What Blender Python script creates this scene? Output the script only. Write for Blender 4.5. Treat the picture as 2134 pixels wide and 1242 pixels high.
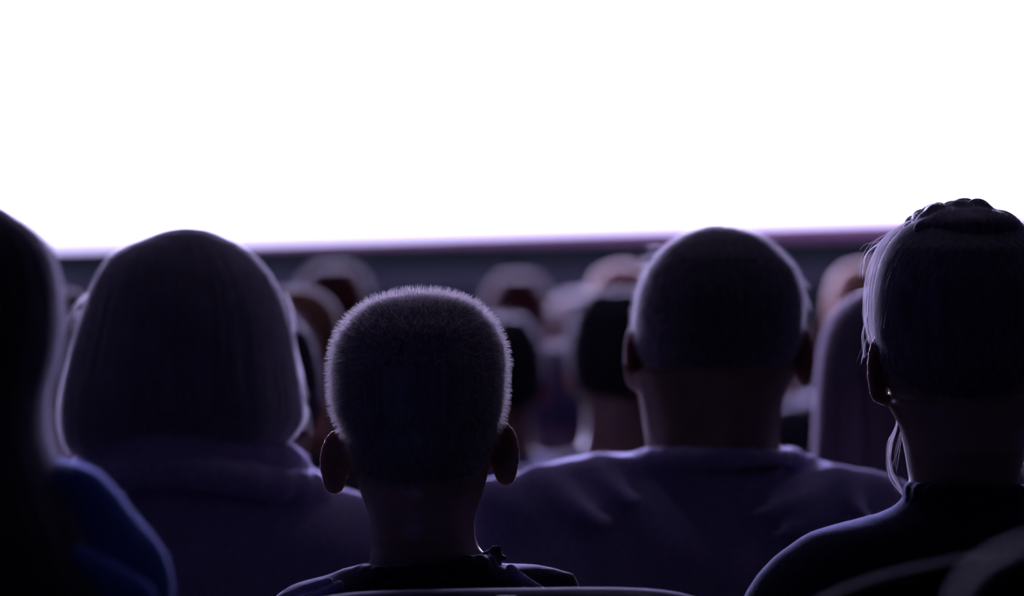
import bpy, math, random
import numpy as np
from mathutils import Matrix, Vector

for o in list(bpy.data.objects):
    bpy.data.objects.remove(o)
random.seed(7)
rng = np.random.default_rng(7)
scene = bpy.context.scene
COL = scene.collection

# ------------------------------------------------------------------ camera
FPX = 11430.0                    # focal length in pixels of the 2134 x 1242 frame
ROLL = math.radians(0.8)
CAM_Z = 1.2
cam = bpy.data.cameras.new('camera')
cam.sensor_fit = 'HORIZONTAL'
cam.sensor_width = 36.0
cam.lens = FPX / 2134.0 * 36.0
cam.clip_end = 100
cam.dof.use_dof = True
cam.dof.focus_distance = 4.62
cam.dof.aperture_fstop = 5.4
camo = bpy.data.objects.new('camera', cam)
R_ = Vector((math.cos(ROLL), 0, -math.sin(ROLL)))
U_ = Vector((math.sin(ROLL), 0, math.cos(ROLL)))
B_ = Vector((0, -1, 0))
camo.matrix_world = Matrix(((R_.x, U_.x, B_.x, 0), (R_.y, U_.y, B_.y, 0), (R_.z, U_.z, B_.z, CAM_Z), (0, 0, 0, 1)))
COL.objects.link(camo)
scene.camera = camo

def P(px, py, D):
    """point of the place seen at a photograph pixel, D metres down the hall"""
    dx = (px - 1067.0) / FPX * D
    dz = (621.0 - py) / FPX * D
    return (dx * R_.x + dz * U_.x, D, CAM_Z + dx * R_.z + dz * U_.z)

# ------------------------------------------------------------------ world, exposure
w = bpy.data.worlds.new('world')
scene.world = w
w.use_nodes = True
w.node_tree.nodes['Background'].inputs[0].default_value = (0.03, 0.028, 0.05, 1)
w.node_tree.nodes['Background'].inputs[1].default_value = 0.02
vs = scene.view_settings
vs.view_transform = 'Standard'
vs.look = 'None'
vs.gamma = 1.0
vs.use_curve_mapping = False
vs.exposure = 0.0
SCREEN_COLOR = (0.60, 0.54, 1.0)
SCREEN_POWER = 54.0
SCREEN_X0, SCREEN_X1 = -4.4, 2.5
SCREEN_TALL = 2.9

# ------------------------------------------------------------------ materials
def new_mat(name):
    m = bpy.data.materials.new(name)
    m.use_nodes = True
    return m, m.node_tree, m.node_tree.nodes['Principled BSDF']

def noise_color(nt, b, col, amount=0.25, scale=60.0, stretch=(1, 1, 1), bump=0.0, dist=0.002):
    tc = nt.nodes.new('ShaderNodeTexCoord')
    mp = nt.nodes.new('ShaderNodeMapping')
    mp.inputs['Scale'].default_value = stretch
    nz = nt.nodes.new('ShaderNodeTexNoise')
    nz.inputs['Scale'].default_value = scale
    nz.inputs['Detail'].default_value = 4
    rp = nt.nodes.new('ShaderNodeValToRGB')
    rp.color_ramp.elements[0].position = 0.3
    rp.color_ramp.elements[1].position = 0.7
    rp.color_ramp.elements[0].color = tuple(c * (1 - amount) for c in col) + (1,)
    rp.color_ramp.elements[1].color = tuple(min(1, c * (1 + amount)) for c in col) + (1,)
    nt.links.new(tc.outputs['Object'], mp.inputs['Vector'])
    nt.links.new(mp.outputs['Vector'], nz.inputs['Vector'])
    nt.links.new(nz.outputs['Fac'], rp.inputs['Fac'])
    nt.links.new(rp.outputs['Color'], b.inputs['Base Color'])
    if bump:
        bp = nt.nodes.new('ShaderNodeBump')
        bp.inputs['Strength'].default_value = bump
        bp.inputs['Distance'].default_value = dist
        nt.links.new(nz.outputs['Fac'], bp.inputs['Height'])
        nt.links.new(bp.outputs['Normal'], b.inputs['Normal'])

def plain(name, col, rough=0.6, metal=0.0, amount=0.15, scale=40, stretch=(1, 1, 1), bump=0.0, spec=0.4):
    m, nt, b = new_mat(name)
    b.inputs['Roughness'].default_value = rough
    b.inputs['Metallic'].default_value = metal
    b.inputs['Specular IOR Level'].default_value = spec
    noise_color(nt, b, col, amount, scale, stretch, bump)
    return m

def cloth(name, col, sheen=0.5, tint=(0.7, 0.7, 1.0), scale=350, bump=0.25, glow=0.0, spec=0.15):
    m, nt, b = new_mat(name)
    if glow:                     # loose fabric that lets light bleed along it
        b.inputs['Subsurface Weight'].default_value = 0.7
        b.inputs['Subsurface Radius'].default_value = (1.0, 1.0, 1.0)
        b.inputs['Subsurface Scale'].default_value = glow
    b.inputs['Roughness'].default_value = 0.9
    b.inputs['Specular IOR Level'].default_value = spec
    b.inputs['Sheen Weight'].default_value = sheen
    b.inputs['Sheen Roughness'].default_value = 0.35
    b.inputs['Sheen Tint'].default_value = tuple(tint) + (1,)
    noise_color(nt, b, col, 0.2, scale, (1, 1, 1), bump, 0.0008)
    return m

def skin(name, col, rough=0.38, spec=0.5):
    m, nt, b = new_mat(name)
    b.inputs['Roughness'].default_value = rough
    b.inputs['Specular IOR Level'].default_value = spec
    b.inputs['Subsurface Weight'].default_value = 0.5
    b.inputs['Subsurface Radius'].default_value = (1.0, 0.45, 0.35)
    b.inputs['Subsurface Scale'].default_value = 0.008
    noise_color(nt, b, col, 0.08, 55)
    return m

def hair_mat(name, col, trans, fac=0.45, rough=0.4, spec=0.5):
    m, nt, b = new_mat(name)
    b.inputs['Roughness'].default_value = rough
    b.inputs['Specular IOR Level'].default_value = spec
    noise_color(nt, b, col, 0.45, 260, (1, 1, 0.04))
    tr = nt.nodes.new('ShaderNodeBsdfTranslucent')
    tr.inputs['Color'].default_value = tuple(trans) + (1,)
    mx = nt.nodes.new('ShaderNodeMixShader')
    mx.inputs[0].default_value = fac
    out = nt.nodes['Material Output']
    nt.links.new(b.outputs[0], mx.inputs[1])
    nt.links.new(tr.outputs[0], mx.inputs[2])
    nt.links.new(mx.outputs[0], out.inputs['Surface'])
    return m

def shell_mat(name, col, rough=0.6, sheen=0.4, spec=0.2):
    """packed hair below the loose outer layer"""
    m, nt, b = new_mat(name)
    b.inputs['Roughness'].default_value = rough
    b.inputs['Specular IOR Level'].default_value = spec
    b.inputs['Sheen Weight'].default_value = sheen
    b.inputs['Sheen Roughness'].default_value = 0.3
    noise_color(nt, b, col, 0.5, 260, (1, 1, 0.04), 0.3, 0.0006)
    return m

def emit(name, col, power):
    m = bpy.data.materials.new(name)
    m.use_nodes = True
    nt = m.node_tree
    nt.nodes.remove(nt.nodes['Principled BSDF'])
    e = nt.nodes.new('ShaderNodeEmission')
    e.inputs['Color'].default_value = tuple(col) + (1,)
    e.inputs['Strength'].default_value = power
    nt.links.new(e.outputs[0], nt.nodes['Material Output'].inputs['Surface'])
    return m

M = {}
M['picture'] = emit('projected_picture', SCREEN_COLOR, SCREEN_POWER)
_nt = M['picture'].node_tree                 # emission graded down at the foot to paint a soft screen edge
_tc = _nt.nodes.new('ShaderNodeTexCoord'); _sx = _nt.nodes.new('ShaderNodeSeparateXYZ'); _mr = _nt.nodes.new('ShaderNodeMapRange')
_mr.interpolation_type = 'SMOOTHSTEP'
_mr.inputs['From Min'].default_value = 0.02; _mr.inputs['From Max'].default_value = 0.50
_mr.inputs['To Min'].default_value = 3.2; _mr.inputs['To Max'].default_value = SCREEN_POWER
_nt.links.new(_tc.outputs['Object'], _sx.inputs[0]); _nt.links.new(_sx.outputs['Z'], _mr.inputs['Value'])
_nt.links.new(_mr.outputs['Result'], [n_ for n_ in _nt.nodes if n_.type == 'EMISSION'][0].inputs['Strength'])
M['screen_cloth'] = plain('mauve_screen_cloth', (0.55, 0.30, 0.45), 0.8)
M['lens'] = plain('frosted_lens', (0.7, 0.66, 0.8), 0.4)
M['black_frame'] = plain('black_frame', (0.012, 0.016, 0.02), 0.6)
M['wood'] = plain('pale_boards', (0.34, 0.32, 0.36), 0.6, stretch=(6, 0.3, 1), scale=6)
M['stage'] = plain('stage_blue_grey', (0.20, 0.23, 0.28), 0.7, stretch=(0.2, 1, 3), scale=8)
M['stage_dark'] = plain('stage_nosing', (0.045, 0.075, 0.075), 0.7)
M['stage_floor'] = plain('stage_boards', (0.06, 0.05, 0.06), 0.5, stretch=(0.1, 3, 1), scale=10)
M['carpet'] = plain('dark_carpet', (0.010, 0.009, 0.013), 0.95, scale=200, bump=0.3, spec=0.03)
M['wall'] = plain('dark_wall', (0.028, 0.026, 0.044), 0.9, scale=15, spec=0.03)
M['ceiling'] = plain('dark_ceiling', (0.022, 0.021, 0.034), 0.9, scale=10, spec=0.03)
M['skin'] = skin('skin', (0.30, 0.19, 0.145))
M['skin_pale'] = skin('skin_pale', (0.50, 0.26, 0.17), 0.65, 0.1)
M['eye_white'] = plain('eye_white', (0.7, 0.68, 0.66), 0.2)
M['iris'] = plain('iris', (0.05, 0.03, 0.02), 0.2)
M['lips'] = plain('lips', (0.24, 0.11, 0.10), 0.5)
M['hair_boy'] = hair_mat('hair_cropped', (0.07, 0.06, 0.065), (0.80, 0.74, 0.74), 0.6)
M['hair_bob'] = hair_mat('hair_ash', (0.30, 0.28, 0.32), (0.95, 0.93, 0.97), 0.7)
M['hair_man'] = hair_mat('hair_grey', (0.10, 0.095, 0.11), (0.84, 0.80, 0.86), 0.6)
M['hair_dark'] = hair_mat('hair_dark', (0.06, 0.05, 0.07), (0.55, 0.52, 0.60), 0.5)
M['hair_shell'] = shell_mat('hair_shell_dark', (0.11, 0.10, 0.125))
M['hair_shell_ash'] = shell_mat('hair_shell_ash', (0.15, 0.13, 0.16))
M['hair_pale'] = hair_mat('hair_pale', (0.17, 0.14, 0.17), (0.4, 0.35, 0.4), 0.25, 0.7, 0.2)
M['hair_brown'] = hair_mat('hair_brown', (0.075, 0.036, 0.036), (0.2, 0.12, 0.11), 0.2, 0.7, 0.2)
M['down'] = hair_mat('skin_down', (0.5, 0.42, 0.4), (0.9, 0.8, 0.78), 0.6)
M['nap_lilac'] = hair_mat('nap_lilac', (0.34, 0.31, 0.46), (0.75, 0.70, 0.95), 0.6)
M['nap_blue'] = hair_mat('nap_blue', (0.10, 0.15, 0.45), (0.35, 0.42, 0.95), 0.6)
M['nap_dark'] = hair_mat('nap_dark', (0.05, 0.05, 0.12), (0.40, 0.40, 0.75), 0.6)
M['hair_red'] = hair_mat('hair_red', (0.055, 0.018, 0.018), (0.05, 0.02, 0.02), 0.1, 0.8, 0.08)
M['skin_brown'] = skin('skin_brown', (0.19, 0.10, 0.06), 0.7, 0.05)
M['hair_chestnut'] = hair_mat('hair_chestnut', (0.10, 0.075, 0.10), (0.55, 0.48, 0.58), 0.5, 0.5, 0.4)
M['hair_black'] = hair_mat('hair_black', (0.03, 0.026, 0.036), (0.16, 0.14, 0.2), 0.3, 0.6, 0.2)
M['shirt_bob'] = cloth('knit_mauve', (0.38, 0.33, 0.47), 0.8, glow=0.03)
M['shirt_man'] = cloth('cotton_violet', (0.38, 0.34, 0.52), 0.8, glow=0.04)
M['shirt_blue'] = cloth('denim_blue', (0.06, 0.12, 0.40), 0.6, (0.4, 0.5, 1.0), glow=0.03)
M['shirt_black'] = cloth('black_jersey', (0.012, 0.013, 0.028), 0.35, (0.4, 0.45, 1.0))
M['shirt_boy'] = cloth('navy_jersey', (0.018, 0.020, 0.035), 0.4)
M['stripe'] = cloth('pale_stripe', (0.30, 0.28, 0.45), 0.5)
M['trousers'] = cloth('dark_trousers', (0.03, 0.03, 0.045), 0.2)
M['shoe'] = plain('dark_shoe', (0.02, 0.018, 0.018), 0.4)
M['cloth_pale'] = cloth('cotton_pale_lilac', (0.55, 0.50, 0.66), 0.4)
M['cloth_purple'] = cloth('cotton_purple', (0.26, 0.20, 0.36), 0.4)
M['cloth_navy'] = cloth('cotton_blue', (0.10, 0.10, 0.34), 0.4)
M['cloth_dark'] = cloth('cotton_charcoal', (0.03, 0.028, 0.035), 0.3)
M['cloth_rose'] = cloth('cotton_dusty_rose', (0.17, 0.10, 0.13), 0.2)
M['seat'] = cloth('seat_velour', (0.020, 0.018, 0.035), 0.15, (0.5, 0.5, 1.0))
M['seat_dull'] = cloth('seat_vinyl_dull', (0.004, 0.004, 0.007), 0.0, spec=0.0015)  # seat cloth darkened, sheen removed, to dim the round-topped back
M['seat_worn'] = cloth('seat_velour_worn', (0.012, 0.010, 0.018), 0.0, spec=0.012)  # darker copy of the seat cloth so the near back renders dimmer
M['seat_metal'] = plain('seat_metal', (0.05, 0.05, 0.055), 0.4, 0.8)
M['seat_wood'] = plain('armrest_wood', (0.06, 0.04, 0.035), 0.4)
M['plate'] = plain('white_plate', (0.75, 0.72, 0.8), 0.4)
M['ink'] = plain('black_print', (0.02, 0.02, 0.02), 0.6)

# ------------------------------------------------------------------ object helpers
def tag(o, label=None, cat=None, group=None, kind=None):
    if label: o['label'] = label
    if cat: o['category'] = cat
    if group: o['group'] = group
    if kind: o['kind'] = kind
    return o

def empty(name, loc, rz=0.0):
    o = bpy.data.objects.new(name, None)
    o.location = loc
    o.rotation_euler = (0, 0, rz)
    o.empty_display_size = 0.1
    COL.objects.link(o)
    return o

def mesh_np(name, V, F, smooth=True):
    me = bpy.data.meshes.new(name)
    V = np.ascontiguousarray(V, dtype=np.float32)
    F = np.ascontiguousarray(F, dtype=np.int32)
    n, k = F.shape
    me.vertices.add(len(V)); me.vertices.foreach_set('co', V.ravel())
    me.loops.add(n * k); me.loops.foreach_set('vertex_index', F.ravel())
    me.polygons.add(n); me.polygons.foreach_set('loop_start', np.arange(0, n * k, k, dtype=np.int32))
    me.update(calc_edges=True)
    me.validate()
    me.polygons.foreach_set('use_smooth', np.full(len(me.polygons), smooth))
    return me

def link(name, me, mat, parent=None):
    o = bpy.data.objects.new(name, me)
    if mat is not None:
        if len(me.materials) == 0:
            me.materials.append(mat)
        elif me.materials[0] is not mat:
            o.material_slots[0].link = 'OBJECT'
            o.material_slots[0].material = mat
    if parent: o.parent = parent
    COL.objects.link(o)
    return o

def copy_tree(o, parent=None):
    c = o.copy(); COL.objects.link(c); c.parent = parent
    for ch in list(o.children):
        copy_tree(ch, c)
    return c

BOXF = np.array([[0,3,2,1],[4,5,6,7],[0,1,5,4],[1,2,6,5],[2,3,7,6],[3,0,4,7]])
def box_mesh(name, x0, x1, y0, y1, z0, z1):
    V = [(x0,y0,z0),(x1,y0,z0),(x1,y1,z0),(x0,y1,z0),(x0,y0,z1),(x1,y0,z1),(x1,y1,z1),(x0,y1,z1)]
    return mesh_np(name, np.array(V, float), BOXF, False)

def bevel(o, width=0.01, seg=3):
    b = o.modifiers.new('bevel', 'BEVEL'); b.width = width; b.segments = seg; b.limit_method = 'ANGLE'
    return o

# ------------------------------------------------------------------ the hall
def struct(name, me, mat):
    return tag(link(name, me, mat), kind='structure')
SY = 15.0
struct('floor', box_mesh('floor', -7, 7, -4, 17, -0.1, 0.0), M['carpet'])
struct('floor_riser_1', box_mesh('floor_riser', -6.98, 6.98, -3.98, 4.12, 0.0005, 0.06), M['carpet'])
struct('floor_riser_2', box_mesh('floor_riser', -6.98, 6.98, -3.98, 3.22, 0.0605, 0.12), M['carpet'])
struct('floor_front', box_mesh('floor_front', -6.98, 6.98, 13.2, 15.0, 0.0005, 0.004), M['wood'])  # added pale strip, out of view, bouncing screen light onto the stage front
struct('ceiling', box_mesh('ceiling', -7, 7, -4, 17, 7.0, 7.1), M['ceiling'])
struct('wall_left', box_mesh('wall_left', -7.1, -7, -4, 17, -0.1, 7.1), M['wall'])
struct('wall_right', box_mesh('wall_right', 7, 7.1, -4, 17, -0.1, 7.1), M['wall'])
struct('wall_back', box_mesh('wall_back', -7.1, 7.1, -4.1, -4, -0.1, 7.1), M['wall'])
struct('wall_front', box_mesh('wall_front', -7.1, 7.1, 17, 17.1, -0.1, 7.1), M['wall'])

def zp(px, py, D): return P(px, py, D)[2]
z_top = zp(1200, 502, SY)            # upper edge of the dark nosing
z_mid = zp(1067, 556, SY)
z_low = zp(1067, 604, SY)
st = empty('stage', (0, SY, 0))
tag(st, 'long low stage with blue-grey front panels below the white screen', 'stage')
link('platform', box_mesh('platform', -6.9, 6.9, 0.12, 1.9, 0.0, z_top - 0.002), M['stage_floor'], st)
link('nosing', box_mesh('nosing', -6.9, 6.9, 0.0, 0.12, z_mid, z_top), M['stage_dark'], st)
pw = 1.15
pan = box_mesh('front_panel', 0.004, pw - 0.004, 0.03, 0.12, z_low, z_mid - 0.004)
for i in range(12):
    p = link('front_panel', pan, M['stage'], st); p.location = (-6.9 + i * pw, 0, 0)
link('plinth', box_mesh('plinth', -6.9, 6.9, 0.05, 0.12, 0.0, z_low - 0.003), M['stage_dark'], st)

# the screen: cloth, frame and the projected picture, whose foot runs a little askew
WY = 16.2
sc = empty('projection_screen', (0, WY, z_top))
tag(sc, 'huge bright white projection screen filling the front of the hall', 'screen')
def wl(px, py):
    p = P(px, py, WY); return p[0], p[2] - z_top
link('screen_cloth', box_mesh('screen_cloth', SCREEN_X0 - .1, SCREEN_X1 + .1, 0.02, 0.05, 0.0, SCREEN_TALL + .1), M['screen_cloth'], sc)
xa, za = wl(560, 500); xb, zb = wl(1850, 456)
sl = (zb - za) / (xb - xa)
fz = lambda x: max(za + sl * (x - xa), 0.004)
xs = np.linspace(SCREEN_X0, SCREEN_X1, 25)
foot = np.array([fz(min(max(x, -2.2), 2.2)) for x in xs])
V = [(x, 0.01, z) for x, z in zip(xs, foot)] + [(x, 0.01, SCREEN_TALL) for x in xs] + \
    [(x, 0.018, z) for x, z in zip(xs, foot)] + [(x, 0.018, SCREEN_TALL) for x in xs]
n = len(xs); Fq = []
for i in range(n - 1):
    Fq += [(i, i+1, n+i+1, n+i), (2*n+i+1, 2*n+i, 3*n+i, 3*n+i+1)]
Fq += [(0, n, 3*n, 2*n), (n-1, 3*n-1, 4*n-1, 2*n-1)]
for i in range(n - 1):
    Fq += [(i, 2*n+i, 2*n+i+1, i+1), (n+i, n+i+1, 3*n+i+1, 3*n+i)]
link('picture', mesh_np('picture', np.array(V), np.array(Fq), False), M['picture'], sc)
for nm, a in (('frame', (SCREEN_X0 - .2, SCREEN_X0 - .1, 0, 0.08, 0, SCREEN_TALL + .2)), ('frame', (SCREEN_X1 + .1, SCREEN_X1 + .2, 0, 0.08, 0, SCREEN_TALL + .2)), ('frame', (SCREEN_X0 - .1, SCREEN_X1 + .1, 0, 0.08, SCREEN_TALL + .1, SCREEN_TALL + .2))):
    link(nm, box_mesh(nm, *a), M['black_frame'], sc)

# dim ceiling lights added out of view to lift shirts and crowns
LIGHT_W = 7.5
def ring_mesh(name, prof, n=24):
    V = [(r * math.cos(2*math.pi*i/n), r * math.sin(2*math.pi*i/n), z) for r, z in prof for i in range(n)]
    F = [(k*n + i, k*n + (i+1) % n, (k+1)*n + (i+1) % n, (k+1)*n + i) for k in range(len(prof) - 1) for i in range(n)]
    return mesh_np(name, np.array(V), np.array(F))
RIM = ring_mesh('rim', [(.001, -.001), (.20, -.001), (.22, -.03), (.22, -.07), (.19, -.075), (.185, -.03), (.001, -.03)])
LENS = ring_mesh('lens', [(.001, -.036), (.12, -.036), (.18, -.032)])
for i, (x, y) in enumerate(((-1.4, 6.4), (1.4, 6.4), (-1.4, 9.4), (1.4, 9.4), (-1.4, 12.2), (1.4, 12.2))):
    t_ = empty('ceiling_light', (x, y, 7.0))
    tag(t_, ['left', 'right'][i % 2] + ' round dimmed house light on the ceiling over the ' + ['near', 'middle', 'front'][i // 2] + ' rows', 'lamp', 'ceiling house lights')
    link('rim', RIM, M['black_frame'], t_)
    link('lens', LENS, M['lens'], t_)
    L_ = bpy.data.lights.new('house_light', 'AREA'); L_.shape = 'DISK'; L_.size = .34; L_.energy = LIGHT_W; L_.color = (0.74, 0.62, 1.0)
    lo = bpy.data.objects.new('house_light', L_); COL.objects.link(lo); lo.parent = t_; lo.location = (0, 0, -.08)

# ------------------------------------------------------------------ implicit surfaces
def pchip(x, y, xq):
    x = np.asarray(x, float); y = np.asarray(y, float)
    h = np.diff(x); d = np.diff(y) / h
    m = np.zeros(len(x))
    if len(x) > 2:
        w1 = 2 * h[1:] + h[:-1]; w2 = h[1:] + 2 * h[:-1]
        ok = d[:-1] * d[1:] > 0
        with np.errstate(divide='ignore', invalid='ignore'):
            hm = (w1 + w2) / (w1 / d[:-1] + w2 / d[1:])
        m[1:-1] = np.where(ok, hm, 0)
    m[0] = d[0]; m[-1] = d[-1]
    xq = np.clip(xq, x[0], x[-1])
    i = np.clip(np.searchsorted(x, xq) - 1, 0, len(h) - 1)
    t = (xq - x[i]) / h[i]
    return ((1 + 2*t) * (1-t)**2 * y[i] + t*(1-t)**2*h[i]*m[i] + t*t*(3-2*t)*y[i+1] + t*t*(t-1)*h[i]*m[i+1])

class Loft:
    """stack of flat oval slices: z, left, right, back, front"""
    def __init__(s, rows, power=2.0):
        r = np.array(sorted(rows), float)
        keep = np.concatenate([[True], np.diff(r[:, 0]) > 1e-5]); r = r[keep]
        s.z = r[:, 0]; s.cx = (r[:, 1] + r[:, 2]) / 2; s.a = np.maximum((r[:, 2] - r[:, 1]) / 2, 1e-4)
        s.cy = (r[:, 3] + r[:, 4]) / 2; s.b = np.maximum((r[:, 4] - r[:, 3]) / 2, 1e-4)
        s.p = power
    def at(s, z):
        return (pchip(s.z, s.cx, z), np.sqrt(np.maximum(pchip(s.z, s.a**2, z), 1e-8)),
                pchip(s.z, s.cy, z), np.sqrt(np.maximum(pchip(s.z, s.b**2, z), 1e-8)))
    def bbox(s):
        return ((s.cx - s.a).min(), (s.cx + s.a).max(), (s.cy - s.b).min(), (s.cy + s.b).max(), s.z[0], s.z[-1])
    def point(s, z, phi, out=0.0):
        cx, a, cy, b = s.at(z)
        c, q = np.cos(phi), np.sin(phi)
        e = 2.0 / s.p
        a = np.maximum(a + out, .0005); b = np.maximum(b + out, .0005); out = 0.0
        return np.stack([cx + (a + out) * np.sign(c) * abs(c)**e, cy + (b + out) * np.sign(q) * abs(q)**e, z], -1)
    def field(s, X, Y, Z):
        z = Z.ravel()
        zc = np.clip(z, s.z[0], s.z[-1])
        cx, a, cy, b = s.at(zc)
        eps = 0.004
        a2 = s.at(np.clip(zc + eps, s.z[0], s.z[-1]))[1]; a1 = s.at(np.clip(zc - eps, s.z[0], s.z[-1]))[1]
        sl = np.clip((a2 - a1) / (2 * eps), -6, 6)
        sh = (1, 1, -1)
        dx = np.abs(X - cx.reshape(sh)) / a.reshape(sh); dy = np.abs(Y - cy.reshape(sh)) / b.reshape(sh)
        if s.p == 2.0: r = np.sqrt(dx * dx + dy * dy)
        else: r = (dx**s.p + dy**s.p)**(1 / s.p)
        f = (r - 1) * (np.minimum(a, b) / np.sqrt(1 + sl * sl)).reshape(sh)
        over = np.maximum(z - s.z[-1], 0) + np.maximum(s.z[0] - z, 0)
        over = over.reshape(sh)
        return np.where(over > 0, np.sqrt(np.maximum(f, 0)**2 + over**2), f)

class Cone:
    def __init__(s, p, q, r1, r2=None, scale=(1, 1, 1)):
        s.p = np.array(p, float); s.q = np.array(q, float); s.r1 = r1; s.r2 = r1 if r2 is None else r2
    def bbox(s):
        r = max(s.r1, s.r2); lo = np.minimum(s.p, s.q) - r; hi = np.maximum(s.p, s.q) + r
        return (lo[0], hi[0], lo[1], hi[1], lo[2], hi[2])
    def field(s, X, Y, Z):
        d = s.q - s.p; L = max(d @ d, 1e-12)
        t = np.clip(((X - s.p[0]) * d[0] + (Y - s.p[1]) * d[1] + (Z - s.p[2]) * d[2]) / L, 0, 1)
        return np.sqrt((X - s.p[0] - t*d[0])**2 + (Y - s.p[1] - t*d[1])**2 + (Z - s.p[2] - t*d[2])**2) - (s.r1 + (s.r2 - s.r1) * t)

class Ell:
    """oval body in a turned frame"""
    def __init__(s, c, r, axes=None):
        s.c = np.array(c, float); s.r = np.array(r, float)
        s.ax = np.eye(3) if axes is None else np.array(axes, float)
    def bbox(s):
        e = np.sqrt(((s.ax * s.r[:, None])**2).sum(0))
        return (s.c[0]-e[0], s.c[0]+e[0], s.c[1]-e[1], s.c[1]+e[1], s.c[2]-e[2], s.c[2]+e[2])
    def field(s, X, Y, Z):
        dx, dy, dz = X - s.c[0], Y - s.c[1], Z - s.c[2]
        q = [(dx * s.ax[i, 0] + dy * s.ax[i, 1] + dz * s.ax[i, 2]) / s.r[i] for i in range(3)]
        k = np.sqrt(q[0]**2 + q[1]**2 + q[2]**2)
        k2 = np.sqrt((q[0]/s.r[0])**2 + (q[1]/s.r[1])**2 + (q[2]/s.r[2])**2) + 1e-9
        return k * (k - 1) / k2

def smin(a, b, k):
    h = np.clip(0.5 + 0.5 * (a - b) / k, 0, 1)
    return a + (b - a) * h - k * h * (1 - h)

def axis(segs):
    out = []
    for a, b, st_ in segs:
        if b <= a: continue
        n_ = max(int(math.ceil((b - a) / st_)), 1)
        out.append(np.linspace(a, b, n_ + 1)[:-1])
    out.append([segs[-1][1]])
    return np.unique(np.concatenate(out)).astype(np.float64)

class Vol:
    def __init__(s, xs, ys, zs):
        s.x, s.y, s.z = xs, ys, zs
        s.F = np.full((len(xs), len(ys), len(zs)), 0.5, np.float32)
    def _sub(s, bb, m):
        i = [np.searchsorted(s.x, bb[0]-m), np.searchsorted(s.x, bb[1]+m), np.searchsorted(s.y, bb[2]-m),
             np.searchsorted(s.y, bb[3]+m), np.searchsorted(s.z, bb[4]-m), np.searchsorted(s.z, bb[5]+m)]
        sl = (slice(i[0], i[1]), slice(i[2], i[3]), slice(i[4], i[5]))
        return sl, s.x[sl[0]][:, None, None], s.y[sl[1]][None, :, None], s.z[sl[2]][None, None, :]
    def add(s, prim, k=0.01, off=0.0):
        sl, X, Y, Z = s._sub(prim.bbox(), k + abs(off) + 0.03)
        if s.F[sl].size == 0: return s
        s.F[sl] = smin(s.F[sl], (prim.field(X, Y, Z) - off).astype(np.float32), np.float32(max(k, 1e-5)))
        return s
    def cut(s, prim, k=0.004, off=0.0):
        sl, X, Y, Z = s._sub(prim.bbox(), k + abs(off) + 0.03)
        if s.F[sl].size == 0: return s
        s.F[sl] = -smin(-s.F[sl], (prim.field(X, Y, Z) - off).astype(np.float32), np.float32(max(k, 1e-5)))
        return s
    def clip(s, fn, k=0.003):
        g = fn(s.x[:, None, None], s.y[None, :, None], s.z[None, None, :]).astype(np.float32)
        s.F = -smin(-s.F, -(g + np.zeros_like(s.F)), np.float32(k)); return s
    def warp(s, fn):
        s.F = (s.F + fn(s.x[:, None, None], s.y[None, :, None], s.z[None, None, :])).astype(np.float32); return s
    def mesh(s):
        F = s.F
        F[0], F[-1] = 0.1, 0.1; F[:, 0], F[:, -1] = 0.1, 0.1; F[:, :, 0], F[:, :, -1] = 0.1, 0.1
        I = F < 0
        cnt = np.zeros(tuple(n - 1 for n in F.shape), np.int8)
        for i in (0, 1):
            for j in (0, 1):
                for k in (0, 1):
                    cnt += I[i:F.shape[0]-1+i, j:F.shape[1]-1+j, k:F.shape[2]-1+k]
        mask = (cnt > 0) & (cnt < 8)
        C = np.argwhere(mask)
        idx = np.full(mask.shape, -1, np.int32); idx[mask] = np.arange(len(C))
        acc = np.zeros((len(C), 3)); num = np.zeros(len(C))
        gx = (s.x, s.y, s.z)
        def corner(o): return F[C[:, 0]+o[0], C[:, 1]+o[1], C[:, 2]+o[2]].astype(np.float64)
        for ax in range(3):
            o1, o2 = [(1, 2), (0, 2), (0, 1)][ax]
            for p in (0, 1):
                for q in (0, 1):
                    A = [0, 0, 0]; A[o1] = p; A[o2] = q
                    Bc = list(A); Bc[ax] = 1
                    fa, fb = corner(A), corner(Bc)
                    m = (fa < 0) != (fb < 0)
                    t = np.where(m, fa / np.where(m, fa - fb, 1), 0)
                    pos = np.empty((len(C), 3))
                    for d in range(3):
                        ca = gx[d][C[:, d] + A[d]]
                        pos[:, d] = ca + t * (gx[d][C[:, d] + Bc[d]] - ca) if d == ax else ca
                    acc[m] += pos[m]; num[m] += 1
        V = acc / num[:, None]
        quads = []
        for ax in range(3):
            sa = [slice(None)] * 3; sb = [slice(None)] * 3
            sa[ax] = slice(0, -1); sb[ax] = slice(1, None)
            a, b = I[tuple(sa)], I[tuple(sb)]
            E = np.argwhere(a != b)
            o1, o2 = (ax + 1) % 3, (ax + 2) % 3
            E = E[(E[:, o1] > 0) & (E[:, o2] > 0)]
            ins = a[E[:, 0], E[:, 1], E[:, 2]]
            def cell(d1, d2):
                c = E.copy(); c[:, o1] += d1; c[:, o2] += d2
                return idx[c[:, 0], c[:, 1], c[:, 2]]
            q = np.stack([cell(-1, -1), cell(0, -1), cell(0, 0), cell(-1, 0)], 1)
            q[~ins] = q[~ins][:, ::-1]
            quads.append(q)
        Q = np.concatenate(quads)
        Q = Q[(Q >= 0).all(1)]
        return V, Q

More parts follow.
